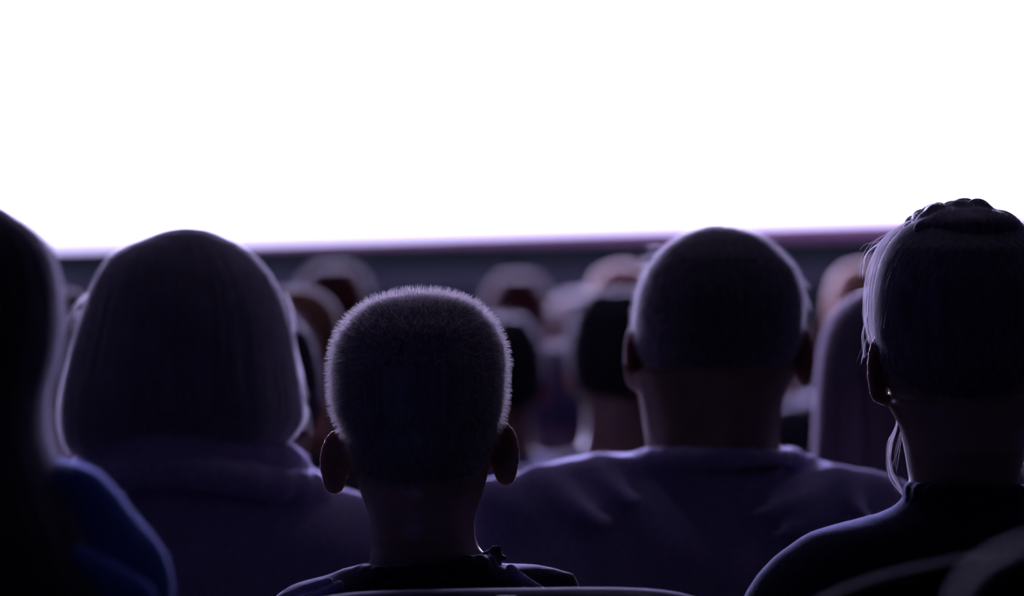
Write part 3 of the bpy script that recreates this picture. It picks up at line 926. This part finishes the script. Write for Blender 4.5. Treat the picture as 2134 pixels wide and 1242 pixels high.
# ---- the broad man ----------------------------------------------------------------------
def build_man():
    D, zf = 5.5, 0.0
    c = P(1491, 465, D); x0 = c[0]
    root = empty('person', (x0, D, zf))
    tag(root, 'broad-shouldered man with short clipped hair and thick neck, right of the cropped boy', 'person', 'people in the audience')
    top = c[2] - zf; h = .222
    rows = trio([(467, 1462, 1516), (472, 1445, 1540), (478, 1432, 1560), (487, 1412, 1584), (498, 1395, 1602), (509, 1381, 1615), (524, 1366, 1630), (540, 1353, 1645), (560, 1340, 1660), (580, 1332, 1667), (610, 1323, 1675), (650, 1317, 1678), (690, 1316, 1676), (720, 1320, 1672), (745, 1326, 1665)], D, x0, zf)
    head = Loft(head_rows(top, h, 0, rows, .61))
    nl = local([(1322, 770), (1328, 805), (1332, 823), (1338, 858), (1346, 922), (1349, 945), (1352, 965)], D, x0, zf)
    nr = local([(1660, 770), (1645, 800), (1636, 818), (1626, 863), (1623, 940), (1621, 962), (1618, 985)], D, x0, zf)
    nk = rowize(nl, nr, n=10); z1 = nk[0][0]
    neck = Loft([(z, a, b, -.072 - .012*np.clip((z1-z)/.1, 0, 1), .055) for z, a, b in nk])
    sl_ = local([(1346, 924), (1330, 930), (1280, 941), (1245, 947), (1235, 956), (1190, 966), (1130, 967), (1075, 970), (1040, 985), (1010, 1008), (985, 1045), (972, 1110), (965, 1200), (962, 1300)], D, x0, zf)
    sr_ = local([(1623, 944), (1640, 954), (1660, 962), (1720, 973), (1780, 985), (1850, 1001), (1880, 1015), (1930, 1045), (1965, 1090), (1985, 1150), (1995, 1230), (1998, 1300)], D, x0, zf)
    # keep heights falling outwards
    def mono(pts):
        out = [pts[0]]
        for p in pts[1:]: out.append((p[0], min(p[1], out[-1][1] - .0004)))
        return out
    sh = rowize(mono(sl_), mono(sr_), n=20)
    torso = Loft(torso_rows(sh, 0, 1.08), 2.3)
    eL = local([(1318, 742)], D, x0, zf)[0]; eR = local([(1676, 742)], D, x0, zf)[0]
    ears = ear_parts(-1, eL[0] + .002, .010, eL[1], .030, .014, 38) + ear_parts(1, eR[0] - .001, .010, eR[1], .030, .016, 40)
    sp = dict(top=top, h=h, cx=0.0, s=1.0, hs=.205, zsh=sh[0][0] - .06, head=head, inset=.0045, ears=ears, neck=neck, torso=torso)
    pts = [(.0 + .074 * math.cos(t), -.016 + .078 * math.sin(t), sh[0][0] - .006 - .006*math.sin(t)) for t in np.linspace(0, 2*math.pi, 22)]
    extra = [(Cone(p, q, .008), .008) for p, q in zip(pts[:-1], pts[1:])]
    # gathered ridges over the right shoulder and a raised one over the left
    for a, b, r_ in (((1800, 988), (1560, 1040), .012), ((1850, 1005), (1600, 1085), .012), ((1890, 1030), (1660, 1130), .012), ((1740, 975), (1800, 1050), .010), ((1248, 950), (1320, 1010), .012), ((1120, 972), (1260, 1060), .010)):
        A, B2 = local([a, b], D, x0, zf)
        extra.append((Cone((A[0], -.040, A[1] - .012), (B2[0], -.122, B2[1] - .01), r_ * .6, r_ * .4), .022))
    dress(root, sp, M['skin'], M['shirt_man'], True, folds(.0020, [(26, 20, 62, 0, 1), (45, -10, 70, 2, .6), (-14, 40, 30, 4, .6)]), None, extra, True, (18000, .0035, M['nap_lilac']), 22000)
    cap = cap_volume(head, sp, hairline(top, h, .74, .50, .22), -.0028)
    V, Q = cap.mesh()
    hair = link('hair', mesh_np('hair', V, Q), M['hair_shell'], root)
    zl = top - .045
    side = lambda c_: np.where(c_[:, 2] < zl, 1.0, .45)
    S = [fuzz(V, Q, 24000, .009, .42, .00013, 4, 1.0, .22, side, .3)]
    for a, b, n_ in (((1378, 512), (1352, 516), 12), ((1366, 528), (1338, 538), 12), ((1352, 548), (1330, 558), 10), ((1668, 580), (1684, 600), 8), ((1675, 610), (1688, 640), 8)):
        mid = ((a[0] + b[0]) / 2, (a[1] + b[1]) / 2 - 3)
        S.append(wisp([a, mid, b], D, n_, .0018, x0, zf, 0, .00018, 8))
    strand_object('clipped_hair_strands', join(S), M['hair_man'], hair)
    return root

# ---- the person with the gathered updo, right ------------------------------------------
def build_updo():
    D, zf = 4.6, 0.0
    cxp = 2003
    c = P(cxp, 440, D); x0 = c[0]
    root = empty('person', (x0, D, zf))
    tag(root, 'person in black with curled pinned-up hair and loose neck wisps at the right edge', 'person', 'people in the audience')
    top = c[2] - zf; h = .214
    L_ = [(445, 1950), (452, 1918), (462, 1900), (475, 1880), (490, 1864), (505, 1852), (520, 1843), (540, 1834), (560, 1827), (580, 1823), (610, 1819), (640, 1818), (670, 1819), (700, 1822), (730, 1828), (760, 1834)]
    rows = trio([(y, a, 2*cxp - a + 2) for y, a in L_], D, x0, zf)
    head = Loft(head_rows(top, h, 0, rows, .61))
    nl = local([(1848, 838), (1862, 866), (1876, 895), (1886, 940), (1895, 990), (1897, 1012), (1900, 1040), (1900, 1066)], D, x0, zf)
    nr = [(-x, z) for x, z in nl]
    nk = rowize(nl, nr, n=10); z1 = nk[0][0]
    neck = Loft([(z, a, b, np.interp(z1 - z, [0, .04, .064, .085], [-.056, -.064, -.056, -.03]), .045) for z, a, b in nk])
    sl_ = local([(1894, 1008), (1890, 1022), (1878, 1045), (1850, 1064), (1800, 1079), (1740, 1088), (1690, 1099), (1650, 1120), (1610, 1155), (1585, 1195), (1566, 1242), (1556, 1300)], D, x0, zf)
    sr_ = [(-x, z) for x, z in sl_]
    sh = rowize(sl_, sr_, n=20)
    torso = Loft(torso_rows(sh, 0, .95), 2.25)
    eL = local([(1826, 765)], D, x0, zf)[0]
    ears = ear_parts(-1, eL[0] + .003, .006, eL[1], .027, .014, 40) + ear_parts(1, -eL[0] - .003, .006, eL[1], .027, .014, 40)
    sp = dict(top=top, h=h, cx=0.0, s=.95, hs=.160, zsh=sh[0][0] - .075, head=head, inset=.003, ears=ears, neck=neck, torso=torso)
    pts = [(.046 * math.cos(t), -.010 + .062 * math.sin(t), sh[0][0] - .005) for t in np.linspace(0, 2*math.pi, 20)]
    extra = [(Cone(p, q, .005), .006) for p, q in zip(pts[:-1], pts[1:])]
    dress(root, sp, M['skin'], M['shirt_black'], True, folds(.0012, [(24, 20, 50, 0, 1), (-30, 10, 60, 2, .7)]), None, extra, True, (14000, .0022, M['nap_dark']), 22000)
    cap = cap_volume(head, sp, hairline(top, h, .76, .49, .22), 0.0)
    V, Q = cap.mesh()
    hair = link('hair', mesh_np('hair', V, Q), M['hair_shell'], root)
    # curled updo: twisted locks heaped over the crown
    bumps = [(1925, 459, 27), (1955, 447, 28), (1988, 439, 29), (2022, 445, 29), (2055, 452, 27), (2085, 468, 26), (2115, 490, 27), (2145, 512, 28)]
    bb = (local([(1880, 400)], D, x0, zf)[0], local([(2180, 560)], D, x0, zf)[0])
    v = Vol(axis([(bb[0][0], bb[1][0], .0016)]), axis([(-.10, .08, .002)]), axis([(bb[1][1], bb[0][1], .0016)]))
    for j, (bx, by, br) in enumerate(bumps):
        q = local([(bx, by)], D, x0, zf)[0]; r = br / 2484.
        for k, yy in enumerate((-.030, -.012, .008, .028)):
            wob = .004 * math.sin(j * 2.3 + k * 1.7)
            dz = -.010 * (yy / .03)**2 * .5 - (.004 if k == 0 else 0)
            th = j * 1.1 + k * .8
            p = np.array((q[0] + wob, yy, q[1] + dz)); d = np.array((.35*math.cos(th), .7, .2*math.sin(th))) * r * .7
            v.add(Cone(p - d, p + d, r * (1.03 if j % 2 else .82), r * .78), .0016)
    v.add(Ell((0.004, -.012, local([(2010, 476)], D, x0, zf)[0][1]), (.046, .050, .018)), .006)
    Vb, Qb = v.mesh()
    bun = link('curled_updo', mesh_np('curled_updo', Vb, Qb), M['hair_shell'], hair)
    S0 = fuzz(Vb, Qb, 2500, .006, .5, .00014, 4, .3, .8)
    strand_object('updo_strands', S0, M['hair_dark'], bun)
    S = []
    # swept side hair standing off the temple
    for a in range(7):
        k = a / 6
        S.append(wisp([(1898 - 6*k, 458 + 4*k), (1864 - 8*k, 484), (1838 - 9*k, 520), (1823 - 10*k, 560), (1816 - 11*k, 605), (1813 - 9*k, 650), (1818 - 7*k, 690), (1823 - 4*k, 712)], D, 9, .0009, x0, zf, -.02 + .04*k, .00014, 20))
    S += [wisp([(1880, 470), (1845, 488), (1815, 510), (1799, 540), (1796, 560)], D, 3, .0010, x0, zf, .0, .00014),
          wisp([(1860, 490), (1830, 510), (1812, 530), (1806, 556), (1812, 580)], D, 5, .0018, x0, zf, .01, .00014),
          wisp([(1850, 505), (1825, 515), (1805, 545), (1803, 575)], D, 4, .0016, x0, zf, .02, .00014),
          wisp([(1862, 492), (1838, 500), (1812, 502), (1800, 515)], D, 3, .0014, x0, zf, .02, .00014),
          wisp([(1812, 620), (1808, 660), (1800, 700), (1804, 745)], D, 4, .0012, x0, zf, .02, .00013),
          wisp([(1822, 690), (1808, 712), (1800, 740), (1795, 760)], D, 4, .0014, x0, zf, .02, .00013),
          wisp([(2045, 428), (2055, 420), (2066, 424), (2070, 430)], D, 2, .0005, x0, zf, .0, .00014),
          wisp([(2092, 455), (2096, 445), (2094, 436)], D, 2, .0006, x0, zf, .0, .00012)]
    # loose lock at the side of the neck
    for k in range(6):
        e = k / 5
        S.append(wisp([(1872, 870), (1862 + 8*e, 895), (1848 + 14*e, 925), (1846 + 12*e, 960), (1850 + 14*e, 990), (1862 + 14*e, 1012), (1880, 1030)], D, 6, .0011, x0, zf, -.005 + .02*e, .00010, 18))
    S.append(wisp([(1872, 868), (1880, 910), (1888, 950), (1893, 985), (1896, 1004)], D, 10, .0009, x0, zf, .0, .00010, 14))
    S.append(wisp([(1886, 850), (1880, 890), (1870, 935), (1862, 975)], D, 5, .0014, x0, zf, .01, .00010, 14))
    S.append(wisp([(2110, 880), (2118, 920), (2126, 950), (2136, 985)], D, 10, .0012, x0, zf, -.01, .00013, 12))
    strand_object('loose_strands', join(S), M['hair_man'], hair)
    S3 = fuzz(V, Q, 5000, .016, .10, .00014, 5, 1.0, .18, None, .3)
    strand_object('scalp_strands', S3, M['hair_dark'], hair)
    return root

# ---- the long-haired person in blue at the left edge -----------------------------------
def build_left():
    D, zf = 3.7, 0.06
    cxp = -175
    c = P(cxp, 385, D); x0 = c[0]
    root = empty('person', (x0, D, zf))
    tag(root, 'person with long dark hair and blue shirt cut off by the left edge', 'person', 'people in the audience')
    top = c[2] - zf; h = .225
    head = Loft(head_rows(top - .010, h, 0))
    edge = [(388, -110), (395, -75), (410, -38), (437, 0), (465, 42), (500, 77), (540, 98), (590, 108), (650, 111), (720, 107), (770, 94), (820, 82), (870, 80), (920, 88), (970, 108), (1020, 122), (1080, 158), (1160, 192), (1242, 226), (1330, 240), (1420, 220), (1480, 150)]
    ro = []
    for py, px in edge:
        lx = 2*cxp - px if py < 900 else 2*cxp - min(px, 90) + 40
        ro.append((py, lx, px))
    ro = trio(ro, D, x0, zf)
    rows = [(top, -.0005, .0005, -.004, .002)]
    for z, a, b in ro:
        d = top - z
        yb = np.interp(d, [0, .01, .03, .08, .14, .20, .26, .36], [-.01, -.045, -.075, -.108, -.115, -.115, -.130, -.150])
        yf = np.interp(d, [0, .01, .03, .08, .14, .20, .26, .36], [.01, .034, .062, .085, .070, .04, -.05, -.10])
        rows.append((z, a, b, yb, yf))
    hl = Loft(rows, 2.1)
    nk = [(top - .15, -.058, .058), (top - .21, -.054, .054), (top - .25, -.058, .058), (top - .29, -.075, .075)]
    neck = Loft([(z, a, b, -.06, .045) for z, a, b in nk])
    sr_ = local([(30, 925), (60, 945), (105, 964), (150, 977), (200, 1001), (250, 1042), (285, 1090), (305, 1130), (320, 1190), (340, 1242), (352, 1320)], D, x0, zf)
    sl_ = [(-x, z) for x, z in sr_]
    sh = rowize(sl_, sr_, n=18)
    torso = Loft(torso_rows(sh, 0, .95), 2.25)
    ears = ear_parts(-1, -.070, .012, top - .125, .029, .014, 15) + ear_parts(1, .070, .012, top - .125, .029, .014, 15)
    sp = dict(top=top - .010, h=h, cx=0.0, s=.95, hs=.128, zsh=sh[0][0] - .05, head=head, inset=0, ears=ears, neck=neck, torso=torso)
    pts = [(.066 * math.cos(t), -.012 + .066 * math.sin(t), sh[0][0] - .002) for t in np.linspace(0, 2*math.pi, 20)]
    extra = [(Cone(p, q, .009), .008) for p, q in zip(pts[:-1], pts[1:])]
    A, B2 = local([(175, 1155), (290, 1250)], D, x0, zf)
    extra.append((Cone((A[0], -.085, A[1]), (B2[0], -.075, B2[1]), .016, .02), .012))
    dress(root, sp, M['skin'], M['shirt_blue'], True, folds(.003, [(26, 20, 45, 0, 1), (-34, 10, 60, 2, .7)]), None, extra, True, (14000, .004, M['nap_blue']), 0)
    v = cap_volume(hl, sp, None, -.0065, .0040)
    v.cut(Ell((0, .125, top - .16), (.070, .085, .105)), .01)
    v.warp(lambda X, Y, Z: .0016 * np.sin(60 * X + 5*np.sin(22*Z) + 30*Y))
    V, Q = v.mesh()
    hair = link('hair', mesh_np('hair', V, Q), M['hair_shell'], root)
    n, m = 5000, 18
    phi = rng.uniform(-math.pi - .3, .3, n)
    za = top - .0002 - .04 * rng.random(n)**3; zb = ro[-1][0] + .02 + .12 * rng.random(n)
    t = np.linspace(0, 1, m)
    Z = za[:, None] + (zb - za)[:, None] * t[None]
    PH = phi[:, None] + rng.normal(0, .06, (n, 1)) * t[None] + .03 * np.sin(10*t[None] + rng.uniform(0, 6, (n, 1)))
    out = -.006 + .008 * rng.random((n, 1)) + rng.exponential(.0025, (n, 1)) * np.sin(math.pi * t[None])
    pts = hl.point(Z.ravel(), PH.ravel(), np.broadcast_to(out, (n, m)).ravel()).reshape(n, m, 3)
    strand_object('long_strands', ribbons(pts, np.full(n, .00024), np.full(n, .00018)), M['hair_dark'], hair)
    return root

build_boy(); build_bob(); build_man(); build_updo(); build_left()

# ------------------------------------------------------------------ the rows in front
TOP = 1.28
def generic():
    top, h = TOP, .228
    head = Loft(head_rows(top, h, 0))
    neck = Loft([(top - .14, -.056, .056, -.062, .045), (top - .20, -.056, .056, -.062, .045), (top - .25, -.062, .062, -.066, .048), (top - .29, -.085, .085, -.08, .06)])
    sh = [(top - .245, -.062, .062), (top - .258, -.095, .095), (top - .275, -.145, .145), (top - .295, -.182, .182), (top - .33, -.205, .205), (top - .40, -.215, .215)]
    torso = Loft(torso_rows(sh, 0, 1.0), 2.2)
    ears = ear_parts(-1, -.078, .012, top - .130, .029) + ear_parts(1, .078, .012, top - .130, .029)
    return dict(top=top, h=h, cx=0.0, s=1.0, hs=.185, zsh=top - .29, head=head, inset=0, ears=ears, neck=neck, torso=torso)
SPG = generic()
me, V, Q = make_body(SPG, False)
for m_ in (M['skin'], M['eye_white'], M['iris'], M['lips']): me.materials.append(m_)
paint_face(me, V, Q, SPG)
G_BODY = me
G_SHIRT = make_shirt(SPG, False, folds(.003, [(24, 20, 50, 0, 1), (-30, 10, 60, 2, .7)]))[0]; G_SHIRT.materials.append(M['cloth_dark'])
G_TROU = make_trousers(SPG); G_TROU.materials.append(M['trousers'])
G_SHOE = [make_shoe(SPG, 0), make_shoe(SPG, 1)]
for s_ in G_SHOE: s_.materials.append(M['shoe'])
v = cap_volume(SPG['head'], SPG, hairline(TOP, .228, .78, .50, .24), .005, .006)
V, Q = v.mesh(); G_SHORT = mesh_np('hair', V, Q); G_SHORT.materials.append(M['hair_dark'])
G_FUZZ = mesh_np('hair_strands', *fuzz(V, Q, 2500, .014, .6, .0005, 4, .8, .35)); G_FUZZ.materials.append(M['hair_dark'])
rows = [(TOP + .012, -.0005, .0005, -.004, .002)]
for d, a, yb, yf in ((.002, .032, -.038, .034), (.012, .058, -.066, .058), (.035, .080, -.093, .082), (.07, .093, -.11, .094), (.12, .100, -.118, .08), (.18, .104, -.12, .06), (.24, .108, -.122, .035), (.30, .112, -.135, -.01), (.36, .10, -.145, -.06), (.39, .07, -.14, -.09)):
    rows.append((TOP + .012 - d, -a, a, yb, yf))
LH = Loft(rows, 2.1)
v = cap_volume(LH, SPG, None, 0, .006); v.cut(Ell((0, .125, TOP - .16), (.072, .085, .11)), .01)
V, Q = v.mesh(); G_LONG = mesh_np('hair', V, Q); G_LONG.materials.append(M['hair_dark'])
n, m = 700, 14
phi = rng.uniform(-math.pi - .3, .3, n); t = np.linspace(0, 1, m)
Z = (TOP + .006 - .03*rng.random(n))[:, None] * (1 - t[None]) + (TOP - .36 + .05*rng.random(n))[:, None] * t[None]
pts = LH.point(Z.ravel(), np.repeat(phi, m), np.repeat(rng.normal(.001, .002, n), m)).reshape(n, m, 3)
G_LST = mesh_np('hair_strands', *ribbons(pts, np.full(n, .0006), np.full(n, .0004))); G_LST.materials.append(M['hair_dark'])

def over(o, mat):
    if mat is not None and o.data.materials[0] is not mat:
        o.material_slots[0].link = 'OBJECT'; o.material_slots[0].material = mat

def far_person(px, py_top, D, label, shirt, hair=None, hmat=None, smat=None, rz=0.0):
    p = P(px, py_top, D)
    extra = .012 if hair == 'long' else (.005 if hair == 'short' else 0)
    k = p[2] / (TOP + extra)
    r = empty('person', (p[0], D, 0), rz); r.scale = (k, k, k)
    tag(r, label, 'person', 'people in the audience')
    over(link('body', G_BODY, None, r), smat); over(link('shirt', G_SHIRT, None, r), shirt)
    link('trousers', G_TROU, None, r)
    for s_ in G_SHOE: link('shoe', s_, None, r)
    if hair == 'short':
        a = link('hair', G_SHORT, None, r); over(a, hmat); 
        if D < 10.5: b = link('hair_strands', G_FUZZ, None, a); over(b, hmat); tag(b, kind='stuff')
    if hair == 'long':
        a = link('hair', G_LONG, None, r); over(a, hmat); b = link('hair_strands', G_LST, None, a); over(b, hmat); tag(b, kind='stuff')
    return r

FAR = [
    (96, 600, 7.3, 'blurred person in pale lilac top between the left-edge person and the bob haircut', M['cloth_pale'], 'short', M['hair_brown'], None, .05),
    (530, 640, 6.4, 'blurred purple-shirted person mostly hidden behind the bob haircut', M['cloth_purple'], 'short', M['hair_black'], None, 0),
    (1868, 600, 6.4, 'blurred long-haired person between the broad man and the pinned-up hair', M['cloth_dark'], 'long', M['hair_chestnut'], None, 0),
    (1290, 600, 8.2, 'blurred dark-haired person half hidden behind the left ear of the broad man', M['cloth_dark'], 'short', M['hair_black'], None, -.15),
    (612, 598, 8.2, 'blurred bald brown-skinned person at the right edge of the bob haircut', M['cloth_dark'], None, None, M['skin_brown'], .05),
    (1040, 655, 9.1, 'blurred dark-haired person in blue peeking out beside the right ear of the boy', M['cloth_navy'], 'short', M['hair_black'], None, 0),
    (1595, 585, 11.8, 'blurred rose-shirted person behind the broad man, shoulder showing right of his neck', M['cloth_rose'], 'short', M['hair_brown'], M['skin_pale'], .1),
    (1158, 716, 10.0, 'blurred pale-haired small person between two dark heads in the middle', M['cloth_purple'], 'short', M['hair_pale'], None, 0),
    (1300, 549, 10.9, 'blurred bald pinkish head above the dark-haired person by the broad man', M['cloth_dark'], None, None, M['skin_pale'], 0),
    (1800, 547, 10.9, 'blurred bald pinkish head above the long-haired person at right', M['cloth_dark'], None, None, M['skin_pale'], .1),
    (1205, 610, 13.6, 'blurred reddish-brown haired person in the distant rows, centre', M['cloth_dark'], 'short', M['hair_brown'], None, 0),
    (695, 550, 11.8, 'faint reddish head far away above the left side of the boy', M['cloth_dark'], 'short', M['hair_red'], None, 0),
    (1078, 570, 12.7, 'faint reddish head far away above the right side of the boy', M['cloth_dark'], 'short', M['hair_red'], None, 0),
]
SEAT_LABELS = ['seat under the pale lilac blurred person', 'seat under the purple-shirted hidden person', 'seat under the blurred long-haired person',
    'seat under the dark-haired person beside the broad man', 'seat under the blurred brown-skinned person', 'seat under the blurred person in blue',
    'seat under the rose-shirted hidden person', 'seat under the small pale-haired person', 'seat under the bald pinkish person by the broad man',
    'seat under the bald pinkish person at right', 'seat under the reddish-brown haired distant person', 'seat under the faint reddish head above the left side of the boy',
    'seat under the faint reddish head above the right side of the boy']
far_roots = [far_person(*a) for a in FAR]

# ------------------------------------------------------------------ theatre seats
def rounded_loop(hw, z0, z1, hc, pw_, n=28):
    """outline of a seat back in x-z: straight sides, rounded top"""
    pts = [(-hw*.92, z0), (hw*.92, z0), (hw, (z0 + z1)/2)]
    th = np.linspace(0, math.pi, n)
    for a in th:
        cx_, sx_ = math.cos(a), math.sin(a)
        pts.append((hw * np.sign(cx_) * abs(cx_)**(2/pw_), z1 - hc + hc * sx_**(2/pw_)))
    pts.append((-hw, (z0 + z1)/2))
    return np.array(pts)

def seat_back_mesh(pw_, hc):
    """padded back: rings shrink towards the front and rear faces"""
    outer = rounded_loop(.26, .44, .97, hc, pw_)
    c = np.array([0, .72])
    rings = [(.90, -.043), (.96, -.040), (.985, -.030), (1.0, -.012), (1.0, .012), (.985, .030), (.955, .041), (.88, .048)]
    V, F = [], []
    n = len(outer)
    for sc_, y in rings:
        q = c + (outer - c) * np.array([1 - (1 - sc_) * .55, 1 - (1 - sc_)])
        lean = (q[:, 1] - .44) * -.10
        V += [(a, y + l, b) for (a, b), l in zip(q, lean)]
    for r in range(len(rings) - 1):
        for i in range(n):
            j = (i + 1) % n
            F.append((r*n + i, r*n + j, (r+1)*n + j, (r+1)*n + i))
    V.append((0, -.046 - .028, .72)); V.append((0, .052 - .028, .72))
    k = len(V)
    for i in range(n):
        j = (i + 1) % n
        F.append((k-2, j, i, i)); F.append((k-1, (len(rings)-1)*n + i, (len(rings)-1)*n + j, (len(rings)-1)*n + j))
    me = bpy.data.meshes.new('backrest')
    me.from_pydata(V, [], [tuple(dict.fromkeys(f)) for f in F]); me.update()
    me.polygons.foreach_set('use_smooth', np.ones(len(me.polygons), bool))
    me.materials.append(M['seat'])
    return me

BACK_FLAT = seat_back_mesh(5.0, .10)
BACK_ROUND = seat_back_mesh(2.3, .075)
def pad(name, x0, x1, y0, y1, z0, z1, mat, bw):
    import bmesh
    bm = bmesh.new()
    bmesh.ops.create_cube(bm, size=1.0)
    for vv in bm.verts:
        vv.co = Vector(((x0+x1)/2 + vv.co.x*(x1-x0), (y0+y1)/2 + vv.co.y*(y1-y0), (z0+z1)/2 + vv.co.z*(z1-z0)))
    bmesh.ops.bevel(bm, geom=list(bm.edges), offset=bw, segments=3, affect='EDGES', profile=.6)
    me = bpy.data.meshes.new(name); bm.to_mesh(me); bm.free(); me.materials.append(mat)
    me.polygons.foreach_set('use_smooth', np.ones(len(me.polygons), bool))
    return me
CUSH = pad('cushion', -.235, .235, .06, .50, .335, .425, M['seat'], .03)
ARM = pad('armrest', -.025, .025, .05, .38, .60, .632, M['seat_wood'], .012)
SIDE = pad('side_panel', -.018, .018, .06, .34, .06, .60, M['seat_metal'], .008)
FOOT = pad('foot', -.03, .03, .04, .40, .0, .06, M['seat_metal'], .008)

def seat(x, y, zf, label, back=BACK_FLAT, kz=1.0, kx=1.0, arms=(-1, 1)):
    r = empty('theater_seat', (x, y, zf)); r.scale = (kx, 1, kz)
    tag(r, label, 'seat', 'theatre seats')
    b = link('backrest', back, None, r)
    link('cushion', CUSH, None, r)
    for sd in arms:
        a = link('armrest', ARM, None, r); a.location.x = sd * .268
        p = link('side_panel', SIDE, None, r); p.location.x = sd * .268
        f = link('foot', FOOT, None, r); f.location.x = sd * .268
    return r

DB = 4.40
bs = P(1040, 1220, DB)
seat_boy = seat(bs[0], DB, 0.0, 'dark seat with a small white number plate behind the cropped boy', BACK_FLAT, bs[2] / .97, .73, ())
ws = P(2100, 1300, DB)
seat(ws[0], DB, 0.0, 'dark seat under the person with pinned-up hair', BACK_FLAT, ws[2] / .97, .80, (1,))
ws = P(2440, 1120, 3.5)
seat(ws[0], 3.5, 0.06, 'dark round-topped seat back in front of the pinned-up hair person, lower right', BACK_ROUND, (ws[2] - .06) / .97)
for o_ in [o for o in bpy.data.objects if o.data is BACK_ROUND]: over(o_, M['seat_dull'])
ns = P(3085, 1055, 2.6)
seat_near = seat(ns[0], 2.6, 0.12, 'out-of-focus near seat back in the bottom right corner', BACK_FLAT, (ns[2] - .12) / .97)
for o_ in seat_near.children:
    if o_.name.startswith('backrest'): over(o_, M['seat_worn'])
ls = P(-135, 900, 3.5)
seat(ls[0], 3.5, 0.06, 'dark seat under the long-haired person at the left edge', BACK_FLAT, .93)
for px, lb in ((386, 'dark seat under the person with the bob haircut'), (1491, 'dark seat under the broad-shouldered man')):
    q = P(px, 1000, 5.28); seat(q[0], 5.28, 0.0, lb, BACK_FLAT, .93, .98, (-1,) if px < 500 else (1,))
for r_, lb in zip(far_roots, SEAT_LABELS):
    k = r_.scale[0]
    seat(r_.location.x, r_.location.y - .20, 0.0, 'dark ' + lb, BACK_FLAT, .90 * k, .80)

# white plate on the crest of the boy's seat
pc = P(1061, 1236, DB)
pl = pad('number_plate', -.0105, .0105, -.011, .011, -.001, .001, M['plate'], .0008)
po = link('number_plate', pl, None, seat_boy)
po.location = (pc[0] - bs[0], -.093, .958)
po.rotation_euler = (math.radians(48), 0, 0)
